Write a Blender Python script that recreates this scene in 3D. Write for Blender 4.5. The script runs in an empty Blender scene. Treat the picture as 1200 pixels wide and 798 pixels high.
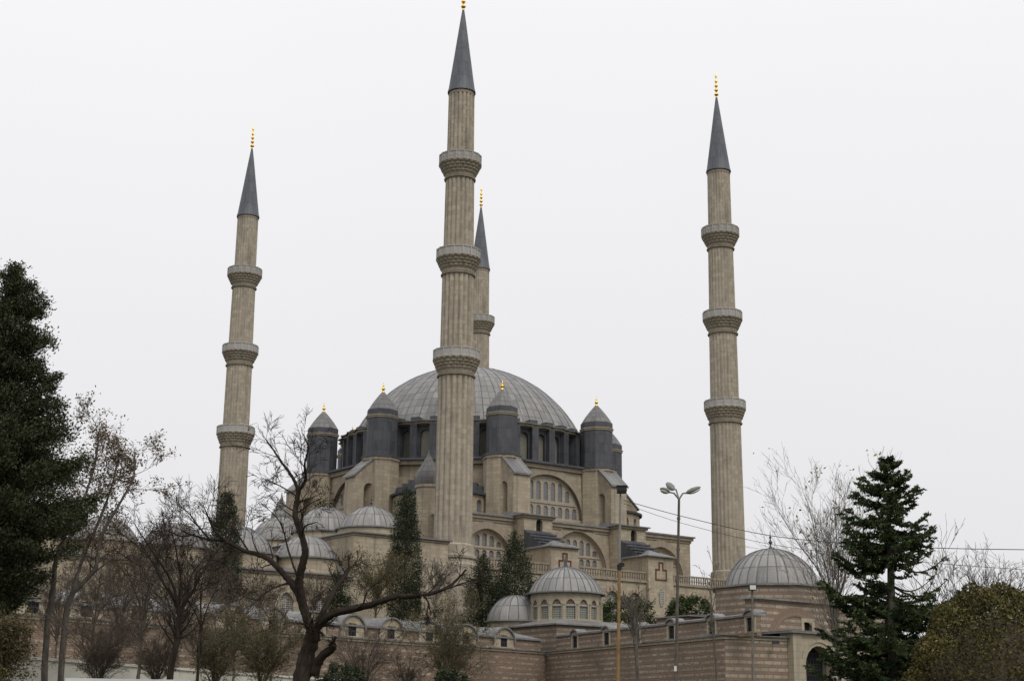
import bpy, math, random
import numpy as np
from mathutils import Matrix, Vector
from mathutils.geometry import tessellate_polygon
PI = math.pi
SC = bpy.context.scene
COL = SC.collection
EYE = 1.7            # eye height above the ground at the photographer; all z below are measured from the eye

# ------------------------------------------------------------------ camera
FPX, PITCH, ROLL = 1745.8, 0.257, 0.010
cd = bpy.data.cameras.new('camera'); cam = bpy.data.objects.new('camera', cd); COL.objects.link(cam)
cd.sensor_width = 36; cd.lens = 36*FPX/1200; cd.clip_start = 0.1; cd.clip_end = 6000
cam.matrix_world = Matrix.Translation((0, 0, EYE)) @ Matrix.Rotation(PI/2+PITCH, 4, 'X') @ Matrix.Rotation(ROLL, 4, 'Z')
SC.camera = cam
SC.render.resolution_x, SC.render.resolution_y = 1024, 680

# ------------------------------------------------------------------ sky, sun, exposure
SUN_EL, SUN_AZ = math.radians(48), math.radians(152)   # azimuth clockwise from +Y
w = bpy.data.worlds.new('World'); SC.world = w; w.use_nodes = True
nt = w.node_tree; nt.nodes.clear()
def wn(t, **k):
    n = nt.nodes.new(t)
    for a, b in k.items(): setattr(n, a, b)
    return n
sky = wn('ShaderNodeTexSky', sky_type='NISHITA', sun_disc=False, sun_elevation=SUN_EL, sun_rotation=SUN_AZ)
hsv = wn('ShaderNodeHueSaturation'); hsv.inputs['Saturation'].default_value = 0.12
nt.links.new(sky.outputs[0], hsv.inputs['Color'])
tc = wn('ShaderNodeTexCoord'); sx = wn('ShaderNodeSeparateXYZ'); nt.links.new(tc.outputs['Generated'], sx.inputs[0])
mr = wn('ShaderNodeMapRange'); nt.links.new(sx.outputs['Z'], mr.inputs['Value'])
mr.inputs['From Min'].default_value = 0.0; mr.inputs['From Max'].default_value = 1.0
mr.inputs['To Min'].default_value = 0.88; mr.inputs['To Max'].default_value = 1.36
nz = wn('ShaderNodeTexNoise'); nz.inputs['Scale'].default_value = 2.2; nz.inputs['Detail'].default_value = 4
nt.links.new(tc.outputs['Generated'], nz.inputs['Vector'])
mn = wn('ShaderNodeMapRange'); nt.links.new(nz.outputs[0], mn.inputs['Value'])
mn.inputs['To Min'].default_value = 0.96; mn.inputs['To Max'].default_value = 1.04
mu = wn('ShaderNodeMath', operation='MULTIPLY'); nt.links.new(mr.outputs[0], mu.inputs[0]); nt.links.new(mn.outputs[0], mu.inputs[1])
cl = wn('ShaderNodeMix', data_type='RGBA', blend_type='MULTIPLY'); cl.inputs['Factor'].default_value = 1
cl.inputs['A'].default_value = (8.75, 8.72, 8.9, 1); nt.links.new(mu.outputs[0], cl.inputs['B'])
mx = wn('ShaderNodeMix', data_type='RGBA'); mx.inputs['Factor'].default_value = 0.93
nt.links.new(hsv.outputs[0], mx.inputs['A']); nt.links.new(cl.outputs['Result'], mx.inputs['B'])
bg = wn('ShaderNodeBackground'); bg.inputs['Strength'].default_value = 0.1
nt.links.new(mx.outputs['Result'], bg.inputs['Color'])
wo = wn('ShaderNodeOutputWorld'); nt.links.new(bg.outputs[0], wo.inputs['Surface'])
sl = bpy.data.lights.new('sun', 'SUN'); sl.energy = 1.2; sl.angle = math.radians(24); sl.color = (1, 0.95, 0.88)
so = bpy.data.objects.new('sun', sl); COL.objects.link(so)
sd = Vector((math.sin(SUN_AZ)*math.cos(SUN_EL), math.cos(SUN_AZ)*math.cos(SUN_EL), math.sin(SUN_EL)))
so.rotation_euler = sd.to_track_quat('Z', 'Y').to_euler(); so.location = (0, 0, 200)
SC.view_settings.view_transform = 'Standard'; SC.view_settings.look = 'None'
SC.view_settings.exposure = 0.0; SC.view_settings.gamma = 1.0

# ------------------------------------------------------------------ frames and pixels
X0, Y0, AZ = -6.056, 158.14, 0.632
CU = np.array([math.cos(AZ), math.sin(AZ)]); CW = np.array([-math.sin(AZ), math.cos(AZ)])
def mosque_frame(P):                     # (u, w, z) along the mosque's sides -> world
    P = np.asarray(P, float).reshape(-1, 3)
    xy = np.array([X0, Y0]) + P[:, :1]*CU + P[:, 1:2]*CW
    return np.column_stack([xy, P[:, 2]+EYE])
def plain_frame(P):
    P = np.asarray(P, float).reshape(-1, 3).copy(); P[:, 2] += EYE
    return P
def at(x, y, Y):                         # photograph pixel at ground distance Y -> eye-based point
    c, s = math.cos(ROLL), math.sin(ROLL); A, B = x-600, 399-y
    u = (c*A-s*B)/FPX; v = (s*A+c*B)/FPX
    d = (u, math.cos(PITCH)-v*math.sin(PITCH), math.sin(PITCH)+v*math.cos(PITCH)); t = Y/d[1]
    return (d[0]*t, Y, d[2]*t)

# ------------------------------------------------------------------ mesh builder
WL = {}
class MB:
    def __init__(s, fr=plain_frame): s.v, s.f, s.uv, s.fr = [], [], [], fr
    def face(s, pts, uvs=None):
        n = len(s.v); s.v += [tuple(p) for p in pts]; s.f.append(list(range(n, n+len(pts))))
        if uvs is None: uvs = boxuv(pts)
        s.uv += list(uvs)
    def grid(s, rows, closed=True, uvs=None, cap0=False, cap1=False):
        n = len(s.v); m = len(rows[0]); k = len(rows)
        for r in rows: s.v += [tuple(p) for p in r]
        for i in range(k-1):
            for j in range(m if closed else m-1):
                j2 = (j+1) % m
                s.f.append([n+i*m+j, n+i*m+j2, n+(i+1)*m+j2, n+(i+1)*m+j])
                if uvs is None: s.uv += [(0, 0)]*4
                else:
                    us, vs = uvs
                    s.uv += [(us[j], vs[i]), (us[j+1], vs[i]), (us[j+1], vs[i+1]), (us[j], vs[i+1])]
        if cap0: s.f.append([n+j for j in range(m)][::-1]); s.uv += [(p[0], p[1]) for p in rows[0]][::-1]
        if cap1: s.f.append([n+(k-1)*m+j for j in range(m)]); s.uv += [(p[0], p[1]) for p in rows[-1]]
    def box(s, a, b, c, d, e, f):        # x0,x1,y0,y1,z0,z1
        P = [(a, c, e), (b, c, e), (b, d, e), (a, d, e), (a, c, f), (b, c, f), (b, d, f), (a, d, f)]
        for q in ((0, 1, 5, 4), (1, 2, 6, 5), (2, 3, 7, 6), (3, 0, 4, 7), (4, 5, 6, 7), (3, 2, 1, 0)): s.face([P[i] for i in q])
    def hexa(s, P):
        for q in ((0, 1, 5, 4), (1, 2, 6, 5), (2, 3, 7, 6), (3, 0, 4, 7), (4, 5, 6, 7), (3, 2, 1, 0)): s.face([P[i] for i in q])
    def prism(s, poly, z0, z1):
        n = len(poly); acc = 0
        for i in range(n):
            p, q = poly[i], poly[(i+1) % n]; L = math.dist(p, q)
            s.face([(p[0], p[1], z0), (q[0], q[1], z0), (q[0], q[1], z1), (p[0], p[1], z1)], [(acc, z0), (acc+L, z0), (acc+L, z1), (acc, z1)]); acc += L
        s.face([(p[0], p[1], z1) for p in poly]); s.face([(p[0], p[1], z0) for p in poly][::-1])
    def lathe(s, c, prof, seg=32, N=None, a0=0, a1=2*PI, mod=None, cap=False):
        full = abs(a1-a0-2*PI) < 1e-6; m = seg if full else seg+1
        rmax = max(p[0] for p in prof); us = [(N*j/seg if N else (a1-a0)*rmax*j/seg) for j in range(seg+1)]
        vs = [prof[0][1] if not N else 0]
        for i in range(1, len(prof)): vs.append(vs[-1]+math.dist(prof[i], prof[i-1]))
        rows = []
        for i, (r, z) in enumerate(prof):
            row = []
            for j in range(m):
                t = a0+(a1-a0)*j/seg; rr = r*(mod(t, i) if mod else 1)
                row.append((c[0]+rr*math.cos(t), c[1]+rr*math.sin(t), z))
            rows.append(row)
        s.grid(rows, full, (us, vs), cap, cap)
    def tube(s, pts, rad, n=5, cap=True, rough=0.0):
        pts = [Vector(p) for p in pts]; rows = []; ref = Vector((0.31, 0.22, 0.92))
        vs = [0]
        for i in range(1, len(pts)): vs.append(vs[-1]+(pts[i]-pts[i-1]).length)
        for i, p in enumerate(pts):
            t = (pts[min(i+1, len(pts)-1)]-pts[max(i-1, 0)])
            if t.length < 1e-9: t = Vector((0, 0, 1))
            t.normalize()
            if abs(t.dot(ref)) > 0.95: ref = Vector((0.9, 0.3, 0.1))
            x = t.cross(ref).normalized(); y = t.cross(x)
            r = float(rad[i] if hasattr(rad, '__len__') else rad)
            rows.append([p+r*(1+(random.gauss(0, rough) if rough else 0)+(rough*1.2*math.sin(5*2*PI*j/n+i*.25) if rough else 0))*(math.cos(2*PI*j/n)*x+math.sin(2*PI*j/n)*y) for j in range(n)])
        r0 = float(rad[0] if hasattr(rad, '__len__') else rad)
        s.grid(rows, True, ([2*PI*r0*j/n for j in range(n+1)], vs), cap and n > 3, cap and n > 3)
    def wall(s, o, d, nrm, outline, holes=(), th=0.5, back=True):   # slab with real openings
        P = lambda a, z, k: (o[0]+d[0]*a-nrm[0]*k, o[1]+d[1]*a-nrm[1]*k, z)
        loops = [outline]+list(holes); flat = [p for l in loops for p in l]
        tris = tessellate_polygon([[Vector((p[0], p[1], 0)) for p in l] for l in loops])
        for k in ((0, th) if back else (0,)):
            for t in tris: s.face([P(flat[i][0], flat[i][1], k) for i in t], [flat[i] for i in t])
        for l in loops:
            for i in range(len(l)):
                p, q = l[i], l[(i+1) % len(l)]
                s.face([P(*p, 0), P(*q, 0), P(*q, th), P(*p, th)], [(0+p[0], p[1]), (q[0], q[1]), (q[0]+th, q[1]), (p[0]+th, p[1])])
    def plate(s, o, d, nrm, outline, k, th=0.06):                  # thin solid panel, set back by k
        P = lambda a, z, kk: (o[0]+d[0]*a-nrm[0]*kk, o[1]+d[1]*a-nrm[1]*kk, z)
        s.face([P(*p, k) for p in outline], outline); s.face([P(*p, k+th) for p in outline][::-1], outline[::-1])
        for i in range(len(outline)):
            p, q = outline[i], outline[(i+1) % len(outline)]
            s.face([P(*p, k), P(*q, k), P(*q, k+th), P(*p, k+th)])
    def build(s, name, mat, parent=None, smooth=None):
        W = s.fr(np.array(s.v)) if s.v else np.zeros((0, 3))
        if parent is not None: W = W-np.array(WL[parent.name])
        me = bpy.data.meshes.new(name); me.from_pydata(W.tolist(), [], s.f)
        ul = me.uv_layers.new(name='uv'); ul.data.foreach_set('uv', np.array(s.uv, dtype=np.float32).ravel())
        me.materials.append(mat)
        if smooth is not None:
            me.polygons.foreach_set('use_smooth', [True]*len(me.polygons))
            if smooth < 179: me.set_sharp_from_angle(angle=math.radians(smooth))
        o = bpy.data.objects.new(name, me); COL.objects.link(o)
        if parent is not None: o.parent = parent; WL[o.name] = WL[parent.name]
        else: WL[o.name] = (0, 0, 0)
        return o
def boxuv(pts):
    a, b, c = (Vector(pts[0]), Vector(pts[1]), Vector(pts[-1])); n = (b-a).cross(c-a)
    if n.length < 1e-12: return [(p[0], p[1]) for p in pts]
    n.normalize()
    if abs(n.z) > 0.75: return [(p[0], p[1]) for p in pts]
    t = Vector((-n.y, n.x, 0)).normalized()
    return [(p[0]*t.x+p[1]*t.y, p[2]) for p in pts]
def arch(cx, z0, wd, h, point=0.0, n=9):     # round (or slightly pointed) headed opening
    r = wd/2; zs = z0+h-r*(1+point); out = [(cx-r, z0), (cx+r, z0)]
    for i in range(n+1):
        t = PI*i/n; x = math.cos(t); y = math.sin(t)
        out.append((cx+r*x, zs+r*y*(1+point*(1-abs(x)))))
    return out
def seg(cx, z0, r, point=0.0, n=20): # half disc on z0
    return [(cx+r*math.cos(PI*i/n), z0+r*math.sin(PI*i/n)*(1+point*(1-abs(math.cos(PI*i/n))))) for i in range(n+1)]
def thing(name, loc, label, cat, group=None, fr=plain_frame):
    o = bpy.data.objects.new(name, None); COL.objects.link(o); o.empty_display_size = 0.5
    L = fr([loc])[0]; o.location = L; WL[o.name] = tuple(L); o['label'] = label; o['category'] = cat
    if group: o['group'] = group
    return o
def tag(o, label=None, cat=None, group=None, kind=None):
    for k, v in (('label', label), ('category', cat), ('group', group), ('kind', kind)):
        if v: o[k] = v
    return o
def copy_tree(o, parent=None):
    c = o.copy(); COL.objects.link(c)
    if parent is not None: c.parent = parent
    for ch in list(o.children): copy_tree(ch, c)
    return c

# ------------------------------------------------------------------ materials
class Mat:
    def __init__(s, name, rough=0.85, spec=0.25, metal=0.0):
        s.m = bpy.data.materials.new(name); s.m.use_nodes = True; s.t = s.m.node_tree
        s.b = s.t.nodes['Principled BSDF']; s.b.inputs['Roughness'].default_value = rough
        s.b.inputs['Specular IOR Level'].default_value = spec; s.b.inputs['Metallic'].default_value = metal
    def n(s, t, ins=None, **k):
        nd = s.t.nodes.new(t)
        for a, b in k.items(): setattr(nd, a, b)
        for a, b in (ins or {}).items():
            if hasattr(b, 'is_linked') or isinstance(b, bpy.types.NodeSocket): s.t.links.new(b, nd.inputs[a])
            else: nd.inputs[a].default_value = b
        return nd
    def uv(s): return s.n('ShaderNodeTexCoord').outputs['UV']
    def obj(s): return s.n('ShaderNodeTexCoord').outputs['Object']
    def scale(s, v, sc): return s.n('ShaderNodeMapping', {'Vector': v, 'Scale': sc}).outputs[0]
    def noise(s, v, sc, det=4, rough=0.55): return s.n('ShaderNodeTexNoise', {'Vector': v, 'Scale': sc, 'Detail': det, 'Roughness': rough}).outputs['Fac']
    def ramp(s, f, stops):
        r = s.n('ShaderNodeValToRGB', {'Fac': f}); e = r.color_ramp.elements
        while len(e) > 1: e.remove(e[-1])
        e[0].position = stops[0][0]; e[0].color = (*stops[0][1], 1)
        for p, c in stops[1:]:
            x = e.new(p); x.color = (*c, 1)
        return r.outputs['Color']
    def mix(s, f, a, b, mode='MIX'):
        x = s.n('ShaderNodeMix', data_type='RGBA', blend_type=mode)
        for k, val in (('Factor', f), ('A', a), ('B', b)):
            if isinstance(val, bpy.types.NodeSocket): s.t.links.new(val, x.inputs[k])
            else: x.inputs[k].default_value = val if k == 'Factor' else (*val, 1)
        return x.outputs['Result']
    def rng(s, f, a, b, c, d): return s.n('ShaderNodeMapRange', {'Value': f, 'From Min': a, 'From Max': b, 'To Min': c, 'To Max': d}).outputs[0]
    def math(s, op, a, b=0.0):
        x = s.n('ShaderNodeMath', operation=op)
        for i, val in enumerate((a, b)):
            if isinstance(val, bpy.types.NodeSocket): s.t.links.new(val, x.inputs[i])
            else: x.inputs[i].default_value = val
        return x.outputs[0]
    def bump(s, h, st=0.3, dist=0.05):
        b = s.n('ShaderNodeBump', {'Height': h, 'Strength': st, 'Distance': dist}); s.t.links.new(b.outputs[0], s.b.inputs['Normal'])
    def col(s, c):
        if isinstance(c, bpy.types.NodeSocket): s.t.links.new(c, s.b.inputs['Base Color'])
        else: s.b.inputs['Base Color'].default_value = (*c, 1)
        return s.m
def brick(M, v, c1, c2, cm, bw, rh, ms, off=0.5, bias=0.0):
    b = M.n('ShaderNodeTexBrick', {'Vector': v, 'Color1': (*c1, 1), 'Color2': (*c2, 1), 'Mortar': (*cm, 1), 'Scale': 1.0, 'Mortar Size': ms,
            'Mortar Smooth': 0.3, 'Bias': bias, 'Brick Width': bw, 'Row Height': rh})
    b.offset = off; return b
def stone_mat(name, c1, c2, grime=0.55, bw=0.95, rh=0.42, streak=1.0, joint=0.58):
    M = Mat(name, 0.9, 0.15); v = M.uv()
    b = brick(M, v, c1, c2, tuple(x*joint for x in c1), bw, rh, 0.02)
    n1 = M.noise(v, 0.16, 5, 0.6); n2 = M.noise(M.scale(v, (1.3, 0.09, 1)), 1.0, 5, 0.65); n3 = M.noise(v, 3.5, 4)
    c = M.mix(M.rng(n1, 0.35, 0.7, 0, 0.55), b.outputs['Color'], tuple(x*0.8 for x in (c1[0]*0.95, c1[1]*0.97, c1[2])))
    c = M.mix(M.rng(n2, 0.5, 0.78, 0, grime*streak), c, (0.085, 0.08, 0.07))
    c = M.mix(M.rng(n3, 0.3, 0.7, 0.0, 0.35), c, tuple(x*0.72 for x in c2))
    n4 = M.noise(M.scale(v, (0.35, 0.22, 1)), 1.0, 6, 0.7); c = M.mix(M.rng(n4, 0.56, 0.72, 0, 0.6*streak), c, (0.13, 0.115, 0.095))
    M.bump(M.math('SUBTRACT', M.math('MULTIPLY', n3, 0.6), M.math('MULTIPLY', b.outputs['Fac'], 0.8)), 0.35, 0.04)
    return M.col(c)
def lead_mat(name, c1, c2, bw, rh, ms=0.05, rough=0.55, seam=0.6, sc=(1, 1, 1)):
    M = Mat(name, rough, 0.3); v = M.uv(); vv = M.scale(v, sc)
    b = brick(M, vv, c1, c2, tuple(x*seam for x in c1), bw, rh, ms, off=0.0)
    n1 = M.noise(M.obj(), 0.5, 5, 0.6); n2 = M.noise(M.scale(M.obj(), (2, 2, 0.35)), 1.5, 4, 0.6)
    n5 = M.noise(M.scale(M.uv(), (1.7, 0.35, 1)), 1.0, 5, 0.7)
    c = M.mix(M.rng(n1, 0.4, 0.7, 0, 0.5), b.outputs['Color'], tuple(x*1.35 for x in c2))
    c = M.mix(M.rng(n5, 0.52, 0.75, 0, 0.6), c, tuple(min(.5, x*1.55) for x in c1))
    c = M.mix(M.rng(n2, 0.5, 0.75, 0, 0.55), c, tuple(x*0.6 for x in c1))
    M.bump(M.math('ADD', M.math('MULTIPLY', b.outputs['Fac'], 0.8), M.math('MULTIPLY', n2, 0.3)), 0.45, 0.06)
    return M.col(c)
STONE = stone_mat('sandstone', (0.5, 0.425, 0.315), (0.345, 0.292, 0.216), 0.7)
SHAFT = stone_mat('shaft_stone', (0.485, 0.425, 0.335), (0.33, 0.288, 0.226), 0.65, 0.62, 0.55, 1.15, 0.6)
TRIM = stone_mat('trim_stone', (0.36, 0.305, 0.235), (0.30, 0.255, 0.2), 0.6, 1.4, 0.9)
PARAPET = stone_mat('pale_marble', (0.47, 0.45, 0.42), (0.40, 0.38, 0.355), 0.5, 1.0, 1.2)
TYMP = stone_mat('tympanum_stone', (0.45, 0.39, 0.31), (0.38, 0.33, 0.26), 0.4, 0.9, 0.42)
MUQ = stone_mat('weathered_stone', (0.36, 0.31, 0.24), (0.27, 0.235, 0.185), 0.6, 0.5, 0.4)
LEADB = lead_mat('dome_lead', (0.27, 0.26, 0.245), (0.165, 0.162, 0.16), 1.0, 1.25, 0.06, 0.55, 0.38)
LEADS = lead_mat('small_dome_lead', (0.3, 0.29, 0.272), (0.175, 0.17, 0.165), 1.0, 1.5, 0.07, 0.55, 0.4)
LEADD = lead_mat('dark_lead', (0.055, 0.058, 0.068), (0.085, 0.088, 0.098), 0.62, 1.15, 0.02, 0.6, 0.55)
LEADC = lead_mat('spire_lead', (0.085, 0.09, 0.105), (0.125, 0.13, 0.145), 0.5, 1.8, 0.02, 0.55, 0.6)
LEADT = lead_mat('turret_cap_lead', (0.2, 0.195, 0.188), (0.13, 0.129, 0.128), 1.0, 0.75, 0.06, 0.55, 0.5)
LEADR = lead_mat('roof_lead', (0.215, 0.21, 0.203), (0.135, 0.133, 0.132), 0.7, 2.5, 0.03, 0.5, 0.55)
M = Mat('gilded_metal', 0.28, 0.5, 1.0); GOLD = M.col((0.85, 0.52, 0.09))
M = Mat('window_glazing', 0.35, 0.4); v = M.uv(); b_ = brick(M, v, (0.16, 0.17, 0.185), (0.11, 0.118, 0.13), (0.25, 0.24, 0.23), 0.22, 0.22, 0.02); GLASS = M.col(b_.outputs['Color'])
M = Mat('drum_glazing', 0.4, 0.4); v = M.uv(); b_ = brick(M, v, (0.21, 0.2, 0.155), (0.17, 0.163, 0.13), (0.12, 0.115, 0.1), 0.3, 0.3, 0.02); DRUMGL = M.col(b_.outputs['Color'])
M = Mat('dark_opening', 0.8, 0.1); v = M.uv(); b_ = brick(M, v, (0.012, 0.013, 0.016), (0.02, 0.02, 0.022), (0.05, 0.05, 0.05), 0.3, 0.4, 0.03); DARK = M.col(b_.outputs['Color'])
def lattice(name, ca, cb, size):
    M = Mat(name, 0.8, 0.2); v = M.uv()
    vo = M.n('ShaderNodeTexVoronoi', {'Vector': M.scale(v, (1/size, 1/size, 1)), 'Scale': 1.0, 'Randomness': 0.12})
    f = M.rng(vo.outputs['Distance'], 0.28, 0.38, 0, 1); return M.col(M.mix(f, cb, ca))
GRILLE = lattice('plaster_grille', (0.36, 0.35, 0.31), (0.06, 0.06, 0.06), 0.2)
GRILLEK = lattice('green_plaster_grille', (0.25, 0.26, 0.22), (0.09, 0.1, 0.09), 0.21)
M = Mat('lunette_brick', 0.9, 0.1); n_ = M.noise(M.obj(), 4); LUN = M.col(M.ramp(n_, [(0.35, (0.16, 0.105, 0.075)), (0.65, (0.26, 0.2, 0.15))]))
def banded(name, drop, brickc=(0.17, 0.11, 0.08), stonec=(0.42, 0.36, 0.28), period=0.62, frac=0.45):
    M = Mat(name, 0.92, 0.12); v = M.uv(); s = M.n('ShaderNodeSeparateXYZ', {0: v}); y = s.outputs['Y']
    wob = M.math('MULTIPLY', M.math('SUBTRACT', M.noise(M.scale(v, (0.6, 0.6, 1)), 1.0), 0.5), 0.12)
    fr_ = M.math('FRACT', M.math('DIVIDE', M.math('ADD', y, wob), period))
    isst = M.math('LESS_THAN', fr_, frac)
    bs = brick(M, v, stonec, tuple(x*0.72 for x in stonec), (0.17, 0.13, 0.1), 0.75, period, 0.03)
    bb = brick(M, v, brickc, (brickc[0]*1.35, brickc[1]*1.3, brickc[2]*1.25), (0.26, 0.215, 0.17), 0.42, 0.125, 0.02)
    n1 = M.noise(M.scale(v, (1.5, 2.3, 1)), 1.3, 3, 0.65); keep = M.math('GREATER_THAN', n1, drop)
    mask = M.math('MULTIPLY', isst, keep)
    n2 = M.noise(v, 0.25, 5, 0.6); n3 = M.noise(v, 4.0, 4)
    c = M.mix(mask, bb.outputs['Color'], bs.outputs['Color'])
    c = M.mix(M.rng(n2, 0.42, 0.68, 0, 0.7), c, (0.105, 0.088, 0.07))
    c = M.mix(M.rng(n3, 0.4, 0.7, 0, 0.5), c, (0.22, 0.175, 0.135))
    M.bump(M.math('ADD', n3, M.math('MULTIPLY', bs.outputs['Fac'], -0.6)), 0.5, 0.04)
    return M.col(c)
BANDA = banded('old_brick_and_stone', 0.5, period=0.44)
BANDB = banded('brick_and_stone_courses', 0.45, period=0.42)
BANDC = banded('striped_brick_and_stone', 0.12, (0.19, 0.128, 0.094), (0.46, 0.40, 0.31), 0.5, 0.5)
M = Mat('voussoirs', 0.9, 0.15); v = M.uv(); s_ = M.n('ShaderNodeSeparateXYZ', {0: v})
VOUS = M.col(M.mix(M.math('LESS_THAN', M.math('FRACT', s_.outputs['X']), 0.5), (0.36, 0.3, 0.225), (0.235, 0.16, 0.12)))
M = Mat('brick_arch', 0.9, 0.15); v = M.uv(); b_ = brick(M, v, (0.2, 0.13, 0.095), (0.165, 0.11, 0.082), (0.27, 0.22, 0.18), 0.12, 0.5, 0.02); BRICKARCH = M.col(b_.outputs['Color'])
M = Mat('red_moulding', 0.9, 0.15); n_ = M.noise(M.obj(), 3); REDM = M.col(M.ramp(n_, [(0.3, (0.09, 0.035, 0.026)), (0.7, (0.15, 0.06, 0.043))]))
def plain(name, c, rough=0.8, var=0.25, sc=2.0, spec=0.25, metal=0.0):
    M = Mat(name, rough, spec, metal); n1 = M.noise(M.obj(), sc, 5, 0.6)
    return M.col(M.ramp(n1, [(0.3, tuple(x*(1-var) for x in c)), (0.7, tuple(min(1, x*(1+var)) for x in c))]))
CREAM = stone_mat('cream_stone', (0.46, 0.4, 0.3), (0.38, 0.33, 0.25), 0.45, 0.9, 0.5)
PLASTER = plain('cream_render', (0.55, 0.53, 0.46), 0.9, 0.12, 1.2)
WHITEW = plain('white_render', (0.6, 0.61, 0.59), 0.85, 0.1, 1.5)
GREENP = plain('green_painted_metal', (0.09, 0.16, 0.12), 0.5, 0.15)
YELLOW = plain('ochre_paint', (0.24, 0.15, 0.062), 0.6, 0.3, 3.0)
GALV = plain('galvanised_steel', (0.2, 0.2, 0.19), 0.5, 0.2, 3.0)
BLACKM = plain('black_metal', (0.02, 0.02, 0.022), 0.5, 0.2)
LAMPG = plain('lamp_glass', (0.62, 0.62, 0.6), 0.3, 0.05)
def bark_mat(name, c, sc=6):
    M = Mat(name, 0.95, 0.08); n1 = M.noise(M.scale(M.uv(), (9, 2.2, 1)), 1.0, 5, 0.65); n2 = M.noise(M.obj(), sc, 3)
    cc = M.ramp(n1, [(0.3, tuple(x*0.45 for x in c)), (0.55, c), (0.75, tuple(x*1.5 for x in c))])
    cc = M.mix(M.rng(n2, 0.45, 0.7, 0, 0.4), cc, tuple(x*0.6 for x in c)); M.bump(n1, 0.7, 0.05); return M.col(cc)
BARKD = bark_mat('dark_bark', (0.038, 0.03, 0.024)); BARKB = bark_mat('brown_bark', (0.1, 0.08, 0.064))
BARKG = bark_mat('grey_bark', (0.13, 0.115, 0.098)); TWIGO = bark_mat('olive_twigs', (0.13, 0.112, 0.072)); TWIGR = bark_mat('brown_twigs', (0.125, 0.1, 0.08))
TWIGP = bark_mat('pale_twigs', (0.19, 0.17, 0.145))
def leaf_mat(name, stops, rough=0.75, nsc=0.9, nw=0.3):
    M = Mat(name, rough, 0.2); g = M.n('ShaderNodeNewGeometry').outputs['Random Per Island']
    n1 = M.noise(M.obj(), nsc, 3); f = M.math('ADD', M.math('MULTIPLY', g, 1-nw), M.math('MULTIPLY', M.rng(n1, 0.3, 0.7, 0, 1), nw))
    return M.col(M.ramp(f, stops))
L_CEDAR = leaf_mat('dark_conifer_foliage', [(0.1, (0.022, 0.027, 0.013)), (0.55, (0.046, 0.054, 0.026)), (0.95, (0.09, 0.098, 0.044))])
L_CYP = leaf_mat('cypress_foliage', [(0.1, (0.024, 0.032, 0.017)), (0.6, (0.04, 0.05, 0.026)), (0.95, (0.056, 0.068, 0.034))])
L_SPR = leaf_mat('spruce_needles', [(0.1, (0.02, 0.033, 0.014)), (0.6, (0.044, 0.066, 0.025)), (0.95, (0.11, 0.13, 0.045))])
L_BUSH = leaf_mat('evergreen_shrub_foliage', [(0.1, (0.025, 0.038, 0.014)), (0.6, (0.05, 0.07, 0.024)), (0.95, (0.085, 0.1, 0.035))])
L_HEDGE = leaf_mat('hedge_leaves', [(0.08, (0.05, 0.03, 0.015)), (0.35, (0.06, 0.048, 0.018)), (0.55, (0.075, 0.07, 0.021)), (0.8, (0.12, 0.105, 0.032)), (0.98, (0.22, 0.17, 0.055))], nsc=2.2, nw=.5)
L_BROWN = leaf_mat('withered_leaves', [(0.1, (0.09, 0.065, 0.045)), (0.6, (0.16, 0.12, 0.078)), (0.95, (0.24, 0.185, 0.12))])
L_OLIVE = leaf_mat('sparse_olive_leaves', [(0.1, (0.05, 0.043, 0.02)), (0.6, (0.09, 0.074, 0.032)), (0.95, (0.15, 0.12, 0.05))])
L_YEL = leaf_mat('yellow_leaves', [(0.1, (0.12, 0.1, 0.03)), (0.6, (0.22, 0.18, 0.05)), (0.95, (0.32, 0.26, 0.08))])
M = Mat('grass_ground', 0.95, 0.1); n1 = M.noise(M.obj(), 0.35, 6, 0.65); n2 = M.noise(M.obj(), 6.0, 4)
GROUND = M.col(M.mix(M.rng(n2, 0.3, 0.7, 0, 0.5), M.ramp(n1, [(0.35, (0.05, 0.06, 0.025)), (0.6, (0.085, 0.075, 0.04)), (0.8, (0.11, 0.09, 0.06))]), (0.045, 0.05, 0.022)))

# ------------------------------------------------------------------ ground
def gh(x, y):
    t = min(1, max(0, (y-12)/40)); t = t*t*(3-2*t); h = -1.7+2.6*t
    t = min(1, max(0, (y-60)/40)); h += 1.6*t*t*(3-2*t)
    t = min(1, max(0, (y-230)/900)); h += 4*t
    return h
g = MB(); xs = [-2000, -800, -300]+list(range(-150, 151, 6))+[300, 800, 2000]; ys = [-2000, -600, -150, -60]+list(range(-30, 260, 5))+[330, 500, 900, 2500]
g.grid([[(x, y, gh(x, y)+0.12*math.sin(x*0.37+1)*math.sin(y*0.23)) for x in xs] for y in ys], False, (xs, ys))
tag(g.build('ground', GROUND, None, 60), kind='structure')
tr = MB(); tr.prism([(-62, 66), (-33.5, 99.5), (3.4, 141.0), (17.8, 113.5), (24, 117), (90, 160), (90, 300), (-190, 300), (-190, 66)], -1, 7.0)
tag(tr.build('garden_terrace', GROUND), kind='structure')

# ------------------------------------------------------------------ mosque
MF = mosque_frame
O = (20.29, 26.96); ZB = 7.0
mosque = thing('mosque', (O[0], O[1], ZB), 'great sandstone mosque with one huge grey lead dome, dark turrets and arched windows', 'mosque', fr=MF)
HX0, HX1, HY0, HY1, ZE = 2.7, 37.9, 4.0, 50.0, 23.4
def side(k):                              # frame of one side of the octagon: s along, t outwards
    c, s = round(math.cos(k*PI/2)), round(math.sin(k*PI/2))
    d, n = (c, s), (s, -c)
    return d, n, (lambda a, t: (O[0]+d[0]*a+n[0]*t, O[1]+d[1]*a+n[1]*t))
windows_rest = MB(MF)
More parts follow.
